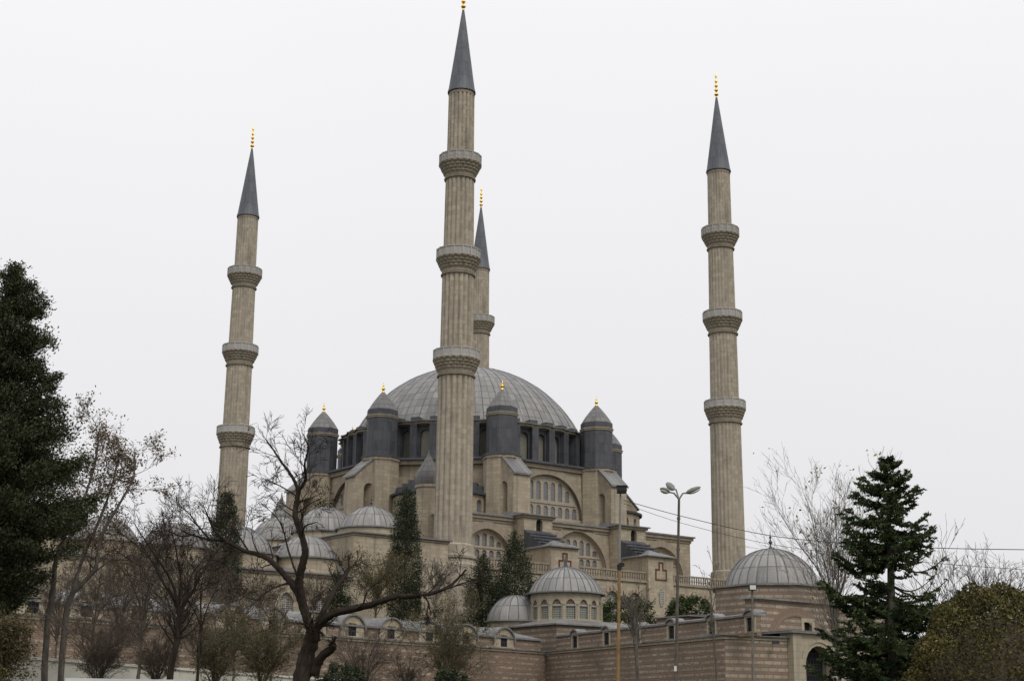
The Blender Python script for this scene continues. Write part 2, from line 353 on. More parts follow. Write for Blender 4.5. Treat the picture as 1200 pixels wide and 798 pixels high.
# lower hall walls: south-west facade with three big arches
def lower_facade():
    o = (HX0, HY0); d = (1, 0); n = (0, -1); L = HX1-HX0
    cs = [(7.3-HX0, 3.5), (20.2-HX0, 4.25), (33.1-HX0, 3.5)]; zs = 18.2
    holes = []; wins = []
    for c, r in cs:
        holes.append(seg(c, zs, r, 0.06)); tym = MB(MF); ring = MB(MF)
        # arch ring proud of the wall
        out = seg(c, zs, r+0.75, 0.06); inn = seg(c, zs, r, 0.06)
        for i in range(len(out)-1):
            a, b, p, q = out[i], out[i+1], inn[i], inn[i+1]; P = lambda t, k: (o[0]+t[0], o[1]-k, t[1])
            ring.face([P(a, .12), P(b, .12), P(q, .12), P(p, .12)], [(i*.5, 0), (i*.5+.5, 0), (i*.5+.5, .7), (i*.5, .7)])
            ring.face([P(a, .12), P(b, .12), P(b, -.05), P(a, -.05)]); ring.face([P(p, .12), P(q, .12), P(q, -.05), P(p, -.05)])
        wh = []; pitch = 0.98
        nn = int((r-0.4)/pitch)
        for j in range(-nn, nn+1):
            x = j*pitch
            if math.sqrt(max(0, r*r-(abs(x)+.38)**2)) > 1.5: wh.append(arch(c+x, zs+0.3, 0.64, 1.1))
            top = math.sqrt(max(0, r*r-(abs(x)+.36)**2))-0.2
            if top-1.8 > 0.6: wh.append(arch(c+x, zs+1.8, 0.64, min(top-1.8, 1.75)))
        tym.wall((o[0], o[1]+0.55), d, n, seg(c, zs, r+0.1, 0.06), wh, 0.3)
        tym.box(o[0]+c-r*0.9, o[0]+c+r*0.9, o[1]+0.45, o[1]+0.56, zs+1.53, zs+1.66)
        wins += wh; tym.build('tympanum', TYMP, mosque); ring.build('arch_ring', TRIM, mosque)
    m = MB(MF); m.wall(o, d, n, [(0, ZB), (L, ZB), (L, ZE), (0, ZE)], holes, 0.9); f = m.build('facade_wall', STONE, mosque)
    for h in wins:
        b = MB(MF); b.plate((o[0], o[1]+0.72), d, n, h, 0); b.build('window', GLASS, mosque)
lower_facade()
m = MB(MF); m.box(HX0, HX0+.9, HY0+.9, HY1, ZB, ZE); m.box(HX1-.9, HX1, HY0+.9, HY1, ZB, ZE); m.box(HX0+.9, HX1-.9, HY1-.9, HY1, ZB, ZE)
m.build('hall_wall', STONE, mosque)
def rect_ring(mb, x0, x1, y0, y1, z0, z1, ov):
    mb.box(x0-ov, x1+ov, y0-ov, y0+.3, z0, z1); mb.box(x0-ov, x1+ov, y1-.3, y1+ov, z0, z1)
    mb.box(x0-ov, x0+.3, y0+.3, y1-.3, z0, z1); mb.box(x1-.3, x1+ov, y0+.3, y1-.3, z0, z1)
m = MB(MF); rect_ring(m, HX0, HX1, HY0, HY1, ZE-.75, ZE-.45, .12); rect_ring(m, HX0, HX1, HY0, HY1, ZE-.447, ZE-.1, .32); m.build('cornice', TRIM, mosque)
m = MB(MF); rect_ring(m, HX0, HX1, HY0, HY1, ZE-.097, ZE+.07, .5)
a = [(HX0-.4, HY0-.4), (HX1+.4, HY0-.4), (HX1+.4, HY1+.4), (HX0-.4, HY1+.4)]; b = [(HX0+5.6, HY0+5.6), (HX1-5.6, HY0+5.6), (HX1-5.6, HY1-5.6), (HX0+5.6, HY1-5.6)]
for i in range(4):
    j = (i+1) % 4; m.face([(*a[i], ZE+.08), (*a[j], ZE+.08), (*b[j], 24.6), (*b[i], 24.6)])
m.face([(*p, 24.6) for p in b]); m.build('hall_roof', LEADR, mosque)
# piers of the lower facade, each with its lean-to roof and projecting gallery block
for cx in (12.9, 26.9):
    m = MB(MF); m.wall((cx-2, 2.0), (1, 0), (0, -1), [(0, ZB), (4, ZB), (4, 23.3), (0, 23.3)], [arch(2.15, 21.75, .9, 1.5)], 0.5)
    m.box(cx-2, cx+2, 2.501, 3.98, ZB, 23.297); p = m.build('pier', STONE, mosque)
    m = MB(MF); m.box(cx-2.2, cx+2.2, 1.75, 4.4, 23.3, 23.55); m.build('pier_cornice', TRIM, p)
    m = MB(MF); m.hexa([(cx-2.4, 1.5, 23.553), (cx+2.4, 1.5, 23.553), (cx+2.4, 5.5, 23.553), (cx-2.4, 5.5, 23.553), (cx-2.4, 1.5, 23.68), (cx+2.4, 1.5, 23.68), (cx+2.1, 5.5, 24.3), (cx-2.1, 5.5, 24.3)]); m.build('pier_roof', LEADR, p)
    m = MB(MF); m.plate((cx-2, 2.0), (1, 0), (0, -1), arch(2.15, 21.75, .9, 1.5), .4); m.build('window', DARK, p)
    m = MB(MF); m.hexa([(cx-2.0, -1.6, 19.75), (cx+1.8, -1.6, 19.75), (cx+1.8, 1.98, 19.75), (cx-2.0, 1.98, 19.75), (cx-2.0, -1.2, 20.0), (cx+1.8, -1.2, 20.0), (cx+1.8, 1.98, 21.9), (cx-2.0, 1.98, 21.9)])
    for i in range(4): m.box(cx-2.03, cx+1.83, 0.9-.75*i, 1.25-.75*i, 21.35-.42*i, 21.5-.42*i)
    m.build('lean_to_roof', LEADD, p)
    bx = cx-.15
    m = MB(MF); m.box(bx-1.9, bx+1.9, -3.0, 1.9, ZB, 19.55); bl = m.build('gallery_block', STONE, mosque)
    m = MB(MF); q = [(bx-2.2, -3.35), (bx+2.2, -3.35), (bx+2.2, 1.5), (bx-2.2, 1.5)]
    m.prism(q, 19.553, 19.68); ap0, ap1 = (bx, -1.0, 20.55), (bx, 1.5, 20.55); c4 = [(*t, 19.683) for t in q]
    m.face([c4[0], c4[1], ap0]); m.face([c4[1], c4[2], ap1, ap0]); m.face([c4[3], c4[0], ap0, ap1]); m.face([c4[2], c4[3], ap1]); m.build('block_roof', LEADR, bl)
    # red stepped moulding on the block's front: closed outline of a stub on a box
    pts = [(-.8, 17.0), (.8, 17.0), (.8, 18.15), (.28, 18.15), (.28, 18.95), (-.28, 18.95), (-.28, 18.15), (-.8, 18.15)]
    m = MB(MF); t_ = .07
    for i in range(8):
        p0, p1 = pts[i], pts[(i+1) % 8]; xa, xb = sorted((p0[0], p1[0])); za, zb = sorted((p0[1], p1[1]))
        m.box(bx+xa-t_, bx+xb+t_, -3.06-.003*i, -2.99, za-t_, zb+t_)
    m.build('red_moulding', REDM, bl)
    m = MB(MF); el = [(bx+.42*math.cos(i*PI/8)*(1 if i % 2 else .88), 15.0+1.05*math.sin(i*PI/8)) for i in range(16)]
    m.plate((0, -3.08), (1, 0), (0, -1), el, 0, .07); m.build('carved_panel', GRILLE, bl)
# gallery below the balustrade
GW = -2.55
spans = [(2.3, 10.9), (14.9, 24.8), (28.7, 42.5)]
archs = []; m = MB(MF); vr = MB(MF); hs = []
for s0, s1 in spans:
    n_ = max(2, int((s1-s0)/3.1)); stp = (s1-s0)/n_
    for i in range(n_): hs.append(arch(s0+stp*(i+.5), 12.2, 2.0, 3.2, .12))
m.wall((0, GW), (1, 0), (0, -1), [(2.3, ZB), (42.5, ZB), (42.5, 16.55), (2.3, 16.55)], hs, .5)
m.box(2.3, 42.5, GW+.5, 3.99, 16.1, 16.547); m.build('gallery_wall', STONE, mosque)
for h in hs:
    cx = (h[0][0]+h[1][0])/2; zs = 12.2+3.2-1.0*1.12; k = 14; rv = MB(MF)
    for i in range(k):
        f_ = lambda t, r: (cx+r*math.cos(t), zs+r*math.sin(t)*(1+.12*(1-abs(math.cos(t)))))
        t0, t1 = PI*i/k, PI*(i+1)/k; P = lambda q, dd: (q[0], GW-dd, q[1])
        a1, a2, b1, b2 = f_(t0, 1.3), f_(t1, 1.3), f_(t0, 1.0), f_(t1, 1.0); u0 = i*.5+.05; uu = [(u0, 0), (u0+.4, 0), (u0+.4, 1), (u0, 1)]
        rv.face([P(a1, .06), P(a2, .06), P(b2, .06), P(b1, .06)], uu); rv.face([P(a1, .06), P(a2, .06), P(a2, -.02), P(a1, -.02)], uu)
    rv.build('voussoir_arch', VOUS, mosque)
    b = MB(MF); b.plate((0, GW), (1, 0), (0, -1), h, .42); b.build('gallery_window', GRILLE, mosque)
m = MB(MF); m.box(2.3, 42.5, GW-.2, GW+.4, 16.553, 16.75); m.build('gallery_cornice', TRIM, mosque)
for s0, s1 in spans:
    m = MB(MF); m.box(s0, s1, GW-.13, GW+.13, 17.62, 17.8); m.box(s0, s1, GW-.13, GW+.13, 16.753, 16.86); k = int((s1-s0)/.36)
    for i in range(k+1):
        x = s0+.06+(s1-s0-.12)*i/k; r1, r2 = .075, .05
        for z0, z1, ra, rb in ((16.86, 17.15, .055, .085), (17.15, 17.62, .085, .05)):
            m.hexa([(x-ra, GW-ra, z0), (x+ra, GW-ra, z0), (x+ra, GW+ra, z0), (x-ra, GW+ra, z0), (x-rb, GW-rb, z1), (x+rb, GW-rb, z1), (x+rb, GW+rb, z1), (x-rb, GW+rb, z1)])
    m.build('balustrade', TRIM, mosque)
# octagonal upper body
R8 = 19.0; AP = 17.2
core = [(O[0]+17.9*math.cos(PI/8+i*PI/4), O[1]+17.9*math.sin(PI/8+i*PI/4)) for i in range(8)]
m = MB(MF); m.prism(core, 20, 31.3); m.build('upper_wall', STONE, mosque)
cor = MB(MF); ledge = MB(MF)
for k in range(4):
    d, n, F = side(k); L = 6.6; r = 5.2; zs = 25.0
    fr_o = F(-L, 17.1); m = MB(MF); m.wall(fr_o, d, n, [(0, 22), (2*L, 22), (2*L, 31.25), (0, 31.25)], [seg(L, zs, r, -.02)], .45)
    m.build('upper_facade', STONE, mosque)
    rg = MB(MF); out = seg(L, zs, r+.95, -.02); inn = seg(L, zs, r, -.02)
    for i in range(len(out)-1):
        P = lambda t, kk: (fr_o[0]+d[0]*t[0]+n[0]*kk, fr_o[1]+d[1]*t[0]+n[1]*kk, t[1])
        a, b, p, q = out[i], out[i+1], inn[i], inn[i+1]
        rg.face([P(a, .15), P(b, .15), P(q, .15), P(p, .15)], [(i*.5, 0), (i*.5+.5, 0), (i*.5+.5, .9), (i*.5, .9)]); rg.face([P(a, .15), P(b, .15), P(b, -.05), P(a, -.05)]); rg.face([P(p, .15), P(q, .15), P(q, -.4), P(p, -.4)])
    rg.build('arch_ring', TRIM, mosque)
    wh = []
    for j in range(-4, 5):
        x = j*1.1; wh.append(arch(L+x, zs+.05, .68, 1.35)) if abs(x) < 4.5 else None
        top = math.sqrt(max(0, r*r-(abs(x)+.36)**2))-.22
        if top-2.05 > .8: wh.append(arch(L+x, zs+2.05, .68, min(top-2.05, 2.25)))
    m = MB(MF); m.wall(F(-L, 16.68), d, n, [(L-r-.2, zs-1)]+[(L+r+.2, zs-1)]+seg(L, zs, r+.12, -.02), wh, .2)
    mo = F(-L, 16.68); A = [F(-4.6, 16.67), F(4.6, 16.67), F(4.6, 16.8), F(-4.6, 16.8)]
    m.prism(A, zs+1.66, zs+1.8); m.build('tympanum', TYMP, mosque)
    for h in wh:
        if k in (0, 3): b = MB(MF); b.plate(F(-L, 16.55), d, n, h, 0); b.build('window', GLASS, mosque)
        else: windows_rest.plate(F(-L, 16.55), d, n, h, 0)
    cor.prism([F(-7.4, 16.6), F(7.4, 16.6), F(7.4, 17.45), F(-7.4, 17.45)], 30.75, 31.25); ledge.prism([F(-7.4, 15), F(7.4, 15), F(7.4, 17.85), F(-7.4, 17.85)], 31.253, 31.5)
    for sgn in (-1, 1):
        # buttress: a wall running outwards with a sloping lead top and an arched passage
        a0 = sgn*7.3; prof = [(16.2, 22), (21.7, 22), (21.7, 28.8), (19.0, 31.2), (16.2, 31.2)]
        base = F(a0-1.2, 0); m = MB(MF); m.wall(base, n, (-d[0], -d[1]), prof, [arch(19.8, 24.4, 1.45, 3.7)], 2.4)
        bt = m.build('buttress', STONE, mosque)
        m = MB(MF); P = lambda s_, t, z: (*F(a0+s_, t), z)
        m.hexa([P(-1.35, 21.95, 28.72), P(1.35, 21.95, 28.72), P(1.35, 18.9, 31.35), P(-1.35, 18.9, 31.35), P(-1.35, 21.95, 28.95), P(1.35, 21.95, 28.95), P(1.35, 18.9, 31.62), P(-1.35, 18.9, 31.62)])
        m.build('coping', LEADR, bt)
    # oblique side: cornice and apse
    ob = k*PI/2-PI/2+PI/4; dn = (math.cos(ob), math.sin(ob)); dd = (-dn[1], dn[0]); G = lambda a, t: (O[0]+dd[0]*a+dn[0]*t, O[1]+dd[1]*a+dn[1]*t)
    cor.prism([G(-7.4, 16.2), G(7.4, 16.2), G(7.4, 17.2), G(-7.4, 17.2)], 30.747, 31.247); ledge.prism([G(-7.4, 15), G(7.4, 15), G(7.4, 17.6), G(-7.4, 17.6)], 31.25, 31.49)
    c = G(0, 16.4); ap = MB(MF); rad = 5.9; nf = 9; hl = []
    for i in range(nf):
        t0, t1 = ob-PI/2+PI*i/nf, ob-PI/2+PI*(i+1)/nf; p, q = (c[0]+rad*math.cos(t0), c[1]+rad*math.sin(t0)), (c[0]+rad*math.cos(t1), c[1]+rad*math.sin(t1))
        wl = math.dist(p, q); e = ((q[0]-p[0])/wl, (q[1]-p[1])/wl); nn = (e[1], -e[0]); h = arch(wl/2, 24.3, .95, 1.8)
        ap.wall(p, e, nn, [(0, 21), (wl, 21), (wl, 26.6), (0, 26.6)], [h], .4); hl.append((p, e, nn, h))
    apo = ap.build('apse', STONE, mosque)
    for p, e, nn, h in hl:
        if k in (0, 1): b = MB(MF); b.plate(p, e, nn, h, .32); b.build('window', GLASS, apo)
        else: windows_rest.plate(p, e, nn, h, .32)
    m = MB(MF); pr = [(6.2, 26.6), (6.25, 26.85), (5.7, 27.0), (3.0, 27.6), (0.05, 27.9)]
    m.lathe(c, pr, 18, None, ob-PI/2, ob+PI/2)
    for j in range(6):
        for sg in (-1, 1):
            q0, q1 = sorted((sg*(5.9-.72*j), sg*(5.15-.72*j))); m.prism([G(q0, 16.9), G(q1, 16.9), G(q1, 18.1-.003*j), G(q0, 18.1-.003*j)], 26.9, 27.45+.42*j)
    m.build('apse_roof', LEADD, apo, 30)
cor.build('upper_cornice', TRIM, mosque); ledge.build('upper_ledge', LEADD, mosque)
# turrets
for i in range(8):
    t = PI/8+i*PI/4; c = (O[0]+R8*math.cos(t), O[1]+R8*math.sin(t)); rr_ = (math.cos(t), math.sin(t)); EL = lambda a, b: (c[0]+rr_[0]*a-rr_[1]*b*.92, c[1]+rr_[1]*a+rr_[0]*b*.92); oc = lambda r: [EL(r*math.cos(PI/8+j*PI/4), r*math.sin(PI/8+j*PI/4)) for j in range(8)]
    m = MB(MF); m.prism(oc(2.35), 23.5, 31.0); m.prism(oc(2.5), 31.0, 31.3); base = m.build('turret_base', STONE, mosque)
    m = MB(MF); m.prism(oc(2.62), 31.303, 31.52); m.prism(oc(2.0), 31.52, 36.15); tu = m.build('turret', LEADD, mosque)
    m = MB(MF); m.prism(oc(2.1), 36.15, 36.35); m.prism(oc(2.18), 36.353, 36.497); m.build('turret_cornice', TRIM, tu)
    m = MB(MF); m.prism(oc(2.03), 36.5, 37.2); m.build('cap_band', LEADD, tu)
    m = MB(MF); m.lathe((0, 0), [(1.97, 37.203), (1.74, 37.6), (1.36, 38.15), (.88, 38.75), (.42, 39.28), (.08, 39.62)], 8, 16, PI/8, PI/8+2*PI); m.v = [(*EL(p[0], p[1]), p[2]) for p in m.v]; m.build('turret_cap', LEADT, tu, 30)
    m = MB(MF); m.lathe(c, [(.16, 39.4), (.2, 39.55), (.12, 39.65), (.1, 39.75), (.2, 39.85), (.22, 39.97), (.1, 40.12), (.06, 40.2), (.11, 40.3), (.05, 40.42), (.03, 40.7)], 10); m.build('finial', GOLD, tu, 60)
# drum with its windows
NB = 40; RD = 15.75; m = MB(MF); piers = []; pw = 2*RD*math.sin(PI/NB)
for i in range(NB):
    t0, t1 = 2*PI*(i-.5)/NB, 2*PI*(i+.5)/NB; p, q = (O[0]+RD*math.cos(t0), O[1]+RD*math.sin(t0)), (O[0]+RD*math.cos(t1), O[1]+RD*math.sin(t1))
    e = ((q[0]-p[0])/pw, (q[1]-p[1])/pw); nn = (e[1], -e[0]); h = arch(pw/2, 31.95, 1.2, 3.35)
    m.wall(p, e, nn, [(0, 31.45), (pw, 31.45), (pw, 35.9), (0, 35.9)], [h], .75)
    pc = (math.cos(t0), math.sin(t0)); tt = (-pc[1], pc[0]); Q = lambda r, s_: (O[0]+pc[0]*r+tt[0]*s_, O[1]+pc[1]*r+tt[1]*s_)
    pier = MB(MF); piers.append(pier); pier.prism([Q(15.5, -.5), Q(16.35, -.46), Q(16.35, .46), Q(15.5, .5)], 31.45, 35.897)
    vis = (math.cos(t0)*0.25+math.sin(t0)*-.97) > -.15
    tgt = MB(MF) if vis else windows_rest
    tgt.plate(p, e, nn, h, .4)
    if vis: tgt.build('drum_window', DRUMGL, mosque)
drum = m.build('drum', LEADD, mosque); [p_.build('drum_pier', LEADD, drum) for p_ in piers]
windows_rest.build('far_windows', GLASS, mosque)['kind'] = 'stuff'
m = MB(MF); m.lathe(O, [(15.2, 35.7), (16.45, 35.9), (16.5, 36.15), (15.6, 36.16)], 80, mod=lambda a, i_: 1+.012*math.cos(40*a)); m.build('drum_cornice', TRIM, drum, 40)
m = MB(MF); m.lathe(O, [(16.7, 36.16), (16.72, 36.3), (15.3, 36.5), (14.6, 36.9)], 120, 80, mod=lambda a, i_: 1+(.014*math.cos(40*a) if i_ < 2 else 0)); m.build('eaves', LEADR, drum, 40)
for i in range(NB):
    m = MB(MF); t0 = 2*PI*(i-.5)/NB; pc = (math.cos(t0), math.sin(t0)); tt = (-pc[1], pc[0]); Q = lambda r, s_: (O[0]+pc[0]*r+tt[0]*s_, O[1]+pc[1]*r+tt[1]*s_)
    m.prism([Q(14.6, -.55), Q(15.95, -.55), Q(15.95, .55), Q(14.6, .55)], 36.3, 36.85); m.build('eaves_block', LEADD, drum)
Rs, zc = 16.4, 29.95; th0 = math.asin(15.05/Rs)
m = MB(MF); m.lathe(O, [(Rs*math.sin(th0*(1-i/28)), zc+Rs*math.cos(th0*(1-i/28))) for i in range(28)]+[(.03, zc+Rs)], 120, 92)
dome = m.build('dome', LEADB, mosque, 179)
rib = MB(MF)
for i in range(46):
    t = 2*PI*i/46; rib.tube([(O[0]+(Rs+.01)*math.sin(a)*math.cos(t), O[1]+(Rs+.01)*math.sin(a)*math.sin(t), zc+(Rs+.01)*math.cos(a)) for a in [th0*(1-j/14*.93) for j in range(15)]], .055, 4)
rib.build('dome_ribs', LEADC, dome)
m = MB(MF); m.lathe(O, [(.5, 46.2), (.55, 46.5), (.35, 46.8), (.5, 47.1), (1.12, 47.6), (.5, 48.1), (.3, 48.4), (.75, 48.9), (.3, 49.4), (.2, 49.8), (.45, 50.2), (.12, 50.6), (.05, 52)], 20); m.build('finial', GOLD, dome, 50)
# corner stair tower with its onion cap
c = (2.5, 8.9); m = MB(MF); m.lathe(c, [(1.32, ZB), (1.32, 26.4), (1.5, 26.55), (1.5, 26.8), (1.2, 26.81)], 12); tw = m.build('stair_tower', STONE, mosque, 20)
m = MB(MF); m.lathe(c, [(1.3, 26.81), (1.45, 27.2), (1.48, 27.8), (1.3, 28.35), (.95, 28.9), (.6, 29.5), (.3, 30.05), (.08, 30.5), (.05, 30.9)], 48, 14, mod=lambda a, i_: 1+.04*abs(math.cos(7*a))); m.build('onion_cap', LEADT, tw, 60)

# ------------------------------------------------------------------ minarets
def make_minaret(nfl, amp, wid):
    root = thing('minaret', (0, 0, ZB), 'x', 'minaret', 'four tall fluted minarets of the mosque', MF); c = (0, 0)
    m = MB(MF); m.lathe(c, [(2.75, ZB), (2.75, 16.9), (2.5, 17.2), (2.45, 17.45), (2.62, 17.6), (2.62, 17.85), (2.3, 18.0), (2.25, 19.0), (2.0, 19.2)], 16); m.build('pedestal', SHAFT, root, 20)
    secs = [(19.1, 37.3, 2.02, 1.9), (40.0, 48.8, 1.78, 1.72), (51.5, 60.1, 1.66, 1.58), (62.8, 70.6, 1.5, 1.45)]
    m = MB(MF)
    for z0, z1, ra, rb in secs:
        k = 14; pr = [(ra+(rb-ra)*i/k, z0+(z1-z0)*i/k) for i in range(k+1)]
        def mod(a, i_, k=k):
            f = 1 if 0 < i_ < k else 0
            return 1.0+f*(amp*.2-amp*(abs(math.cos(nfl*a/2))**wid))
        # squeeze the first and last rings so that flutes start with short arches
        pr[1] = (pr[1][0], z0+.25); pr[-2] = (pr[-2][0], z1-.3)
        m.lathe(c, pr, 144, mod=mod)
    m.build('shaft', SHAFT, root, 40)
    bal = [(37.3, 40.25, 1.95, 2.55), (48.8, 51.8, 1.76, 2.45), (60.1, 63.0, 1.62, 2.38)]
    for z0, zt, rs, rb in bal:
        m = MB(MF); zr = zt-1.05
        m.lathe(c, [(rs, z0-.05), (rs+.16, z0), (rs+.18, z0+.12), (rs, z0+.2), (rs+.05, z0+.25), (rs+.08, zr-1.35)], 32)
        nt_, nl = 4, 22; pr = [(rs+.08, zr-1.38)]
        for i in range(nt_):
            ra = rs+.1+(rb-rs-.12)*((i+.35)/nt_); zA = zr-1.35+1.3*i/nt_; zB_ = zr-1.35+1.3*(i+1)/nt_
            pr += [(ra-.06, zA+.02), (ra+.16*(rb-rs), zB_-.1), (ra+.16*(rb-rs), zB_)]
        pr += [(rb+.05, zr-.05), (rb+.05, zr), (rs-.3, zr+.01)]; kk = len(pr)
        m.lathe(c, pr, 132, mod=lambda a, i_: 1+(0 if i_ == 0 or i_ > kk-4 else .05*(abs(math.cos(nl*a/2+PI/2*(((i_-1)//3) % 2)))-.6)))
        b = m.build('balcony', MUQ, root, 30)
        m = MB(MF); ns = 16
        for j in range(ns):
            t0, t1 = 2*PI*j/ns, 2*PI*(j+1)/ns; P = lambda r, t: (r*math.cos(t), r*math.sin(t))
            m.prism([P(rb-.12, t0), P(rb-.12, t1), P(rb, t1), P(rb, t0)], zr+.012, zt-.1)
            m.prism([P(rb-.16, t0-.028), P(rb-.16, t0+.028), P(rb+.06, t0+.028), P(rb+.06, t0-.028)], zr+.013, zt)
            m.prism([P(rb-.15, t0+.03), P(rb-.15, t1-.03), P(rb+.045, t1-.03), P(rb+.045, t0+.03)], zt-.14, zt-.02)
        m.build('parapet', PARAPET, b)
    m = MB(MF); m.lathe(c, [(1.45, 70.3), (1.52, 70.45), (1.45, 70.6), (1.45, 70.75)], 32); m.build('collar', TRIM, root, 30)
    m = MB(MF); m.lathe(c, [(1.62, 70.75), (1.6, 70.95), (1.5, 71.3), (1.25, 73.1), (.72, 77.0), (.34, 79.8), (.1, 81.4)], 24, 12); m.build('spire', LEADC, root, 40)
    pr = [(.12, 81.3)]; z = 81.45
    for r in (.3, .27, .24, .2): pr += [(.09, z), (r, z+.2), (r, z+.26), (.09, z+.46)]; z += .62
    pr += [(.05, z+.1), (.17, z+.3), (.12, z+.45), (.03, z+.8)]; m = MB(MF); m.lathe(c, pr, 12); m.build('finial', GOLD, root, 50)
    return root
mi = make_minaret(18, .115, 5); mi['label'] = 'nearest and tallest looking fluted minaret, standing in front of the great dome'
fine_mi = make_minaret(24, .06, 4); proto_used = False
for (u, w_), lb in (((0, 53.93), 'leftmost fluted minaret, rising behind the dark bare tree and a slim cypress'),
                    ((40.58, 0), 'rightmost fluted minaret, standing apart beyond the gallery balustrade'),
                    ((40.58, 53.93), 'farthest minaret, half hidden behind the nearest one above the dome')):
    c = copy_tree(fine_mi) if proto_used else fine_mi; proto_used = True; c.location = MF([(u, w_, ZB)])[0]; c['label'] = lb

# ------------------------------------------------------------------ courtyard wing
yard = thing('courtyard_wing', (-20, 0, ZB), 'low sandstone courtyard wing with rows of small lead domes left of the nearest minaret', 'building', fr=MF)
PX0, PX1, PW = -13.84, -2.6, -3.0
m = MB(MF); m.box(PX0, PX1, PW, 50, ZB, 18.75); hp = m.build('portico_wall', STONE, yard)
m = MB(MF); m.box(PX0-.12, PX1+.12, PW-.12, 50, 18.753, 18.98); m.build('portico_cornice', TRIM, hp)
m = MB(MF); m.hexa([(PX0-.35, PW-.35, 18.983), (PX1+.35, PW-.35, 18.983), (PX1+.35, 50, 18.983), (PX0-.35, 50, 18.983), (PX0-.35, PW-.35, 19.12), (PX1+.35, PW-.35, 19.12), (PX1-1.6, 50, 19.9), (PX0+1.6, 50, 19.9)])
m.build('portico_roof', LEADR, hp)
def small_dome(parent, c, z0, r, rise, base, fr=MF, nrib=32, mat=None, drum_mat=STONE, fin=True, oct_=False, finm=None):
    m = MB(fr); sg = 8 if oct_ else 32
    m.lathe(c, [(r+.25, z0-base), (r+.25, z0-.12)], sg); db = m.build('dome_drum', drum_mat, parent, 20)
    m = MB(fr); m.lathe(c, [(r+.5, z0-.12), (r+.5, z0), (r+.12, z0+.05)], 48); m.build('dome_eaves', LEADR, db, 30)
    Rq = (r*r+rise*rise)/(2*rise); zc_ = z0+rise-Rq; t0 = math.asin(min(1, r/Rq)) if rise <= r else PI-math.asin(r/Rq); n_ = 16
    m = MB(fr); m.lathe(c, [(Rq*math.sin(t0*(1-i/n_)), zc_+.04+Rq*math.cos(t0*(1-i/n_))) for i in range(n_)]+[(.02, zc_+.04+Rq)], 64, nrib); d_ = m.build('dome', mat or LEADS, parent, 179)
    rb = MB(fr)
    for i in range(nrib//2*2):
        if i % 2: continue
        t = 2*PI*i/nrib; rb.tube([(c[0]+Rq*math.sin(a)*math.cos(t), c[1]+Rq*math.sin(a)*math.sin(t), zc_+.05+Rq*math.cos(a)) for a in [t0*(1-j/10*.93) for j in range(11)]], .045, 4)
    rb.build('dome_ribs', LEADC, d_)
    if fin:
        zt = z0+rise; m = MB(fr); m.lathe(c, [(.28, zt-.05), (.2, zt+.1), (.08, zt+.2), (.07, zt+.3), (.17, zt+.42), (.07, zt+.55), (.05, zt+.7), (.12, zt+.8), (.03, zt+.95), (.02, zt+1.3)], 10); m.build('finial', finm or LEADD, d_, 50)
    return d_
small_dome(yard, (-8.2, 3.3), 20.35, 3.2, 2.4, 1.6)
for w_ in (13.0, 23.6, 34, 44): small_dome(yard, (-8.2, w_), 20.9, 3.25, 2.9, 1.9, fin=False)
c = (-5.6, 28.6); m = MB(MF); m.lathe(c, [(.8, 19), (.8, 24.0), (.95, 24.03), (.95, 24.05)], 12); t_ = m.build('portal_turret', STONE, yard, 20)
m = MB(MF); m.lathe(c, [(.9, 24.05), (1.15, 24.5), (1.12, 25.0), (.8, 25.6), (.42, 26.3), (.12, 26.95), (.04, 27.6)], 36, 12, mod=lambda a, i_: 1+.03*abs(math.cos(6*a))); m.build('onion_cap', LEADS, t_, 60)
hs = [arch(x, 10.0, 1.5, 2.75, .35) for x in (-24.4+3.45*i for i in range(-10, 4))]
m = MB(MF); m.wall((0, PW), (1, 0), (0, -1), [(-62, ZB), (PX0-.003, ZB), (PX0-.003, 14.3), (-62, 14.3)], hs, .5); m.box(-62, PX0-.004, PW+.5, 5, ZB, 14.297); m.build('arcade_wall', STONE, yard)
for h in hs:
    b = MB(MF); b.plate((0, PW), (1, 0), (0, -1), h, .3); b.build('pointed_window', GRILLE, yard)
m = MB(MF); m.box(-62, PX0-.01, PW-.16, 5, 14.3, 14.55); m.build('arcade_cornice', TRIM, yard)
m = MB(MF); m.hexa([(-62, PW-.4, 14.553), (PX0-.01, PW-.4, 14.553), (PX0-.01, 5, 14.553), (-62, 5, 14.553), (-62, PW-.4, 14.68), (PX0-.01, PW-.4, 14.68), (PX0-.01, 0.5, 15.6), (-62, .5, 15.6)])
for i in range(3): m.box(PX0-2.8-.0*i, PX0-.02, -1.6+.9*i, -.9+.9*i, 15.0, 15.75+.5*i)
m.build('arcade_roof', LEADR, yard)
for i in range(7): small_dome(yard, (-17.3-6.95*i, .35), 16.3, 3.1, 2.35, 1.6, fin=False)

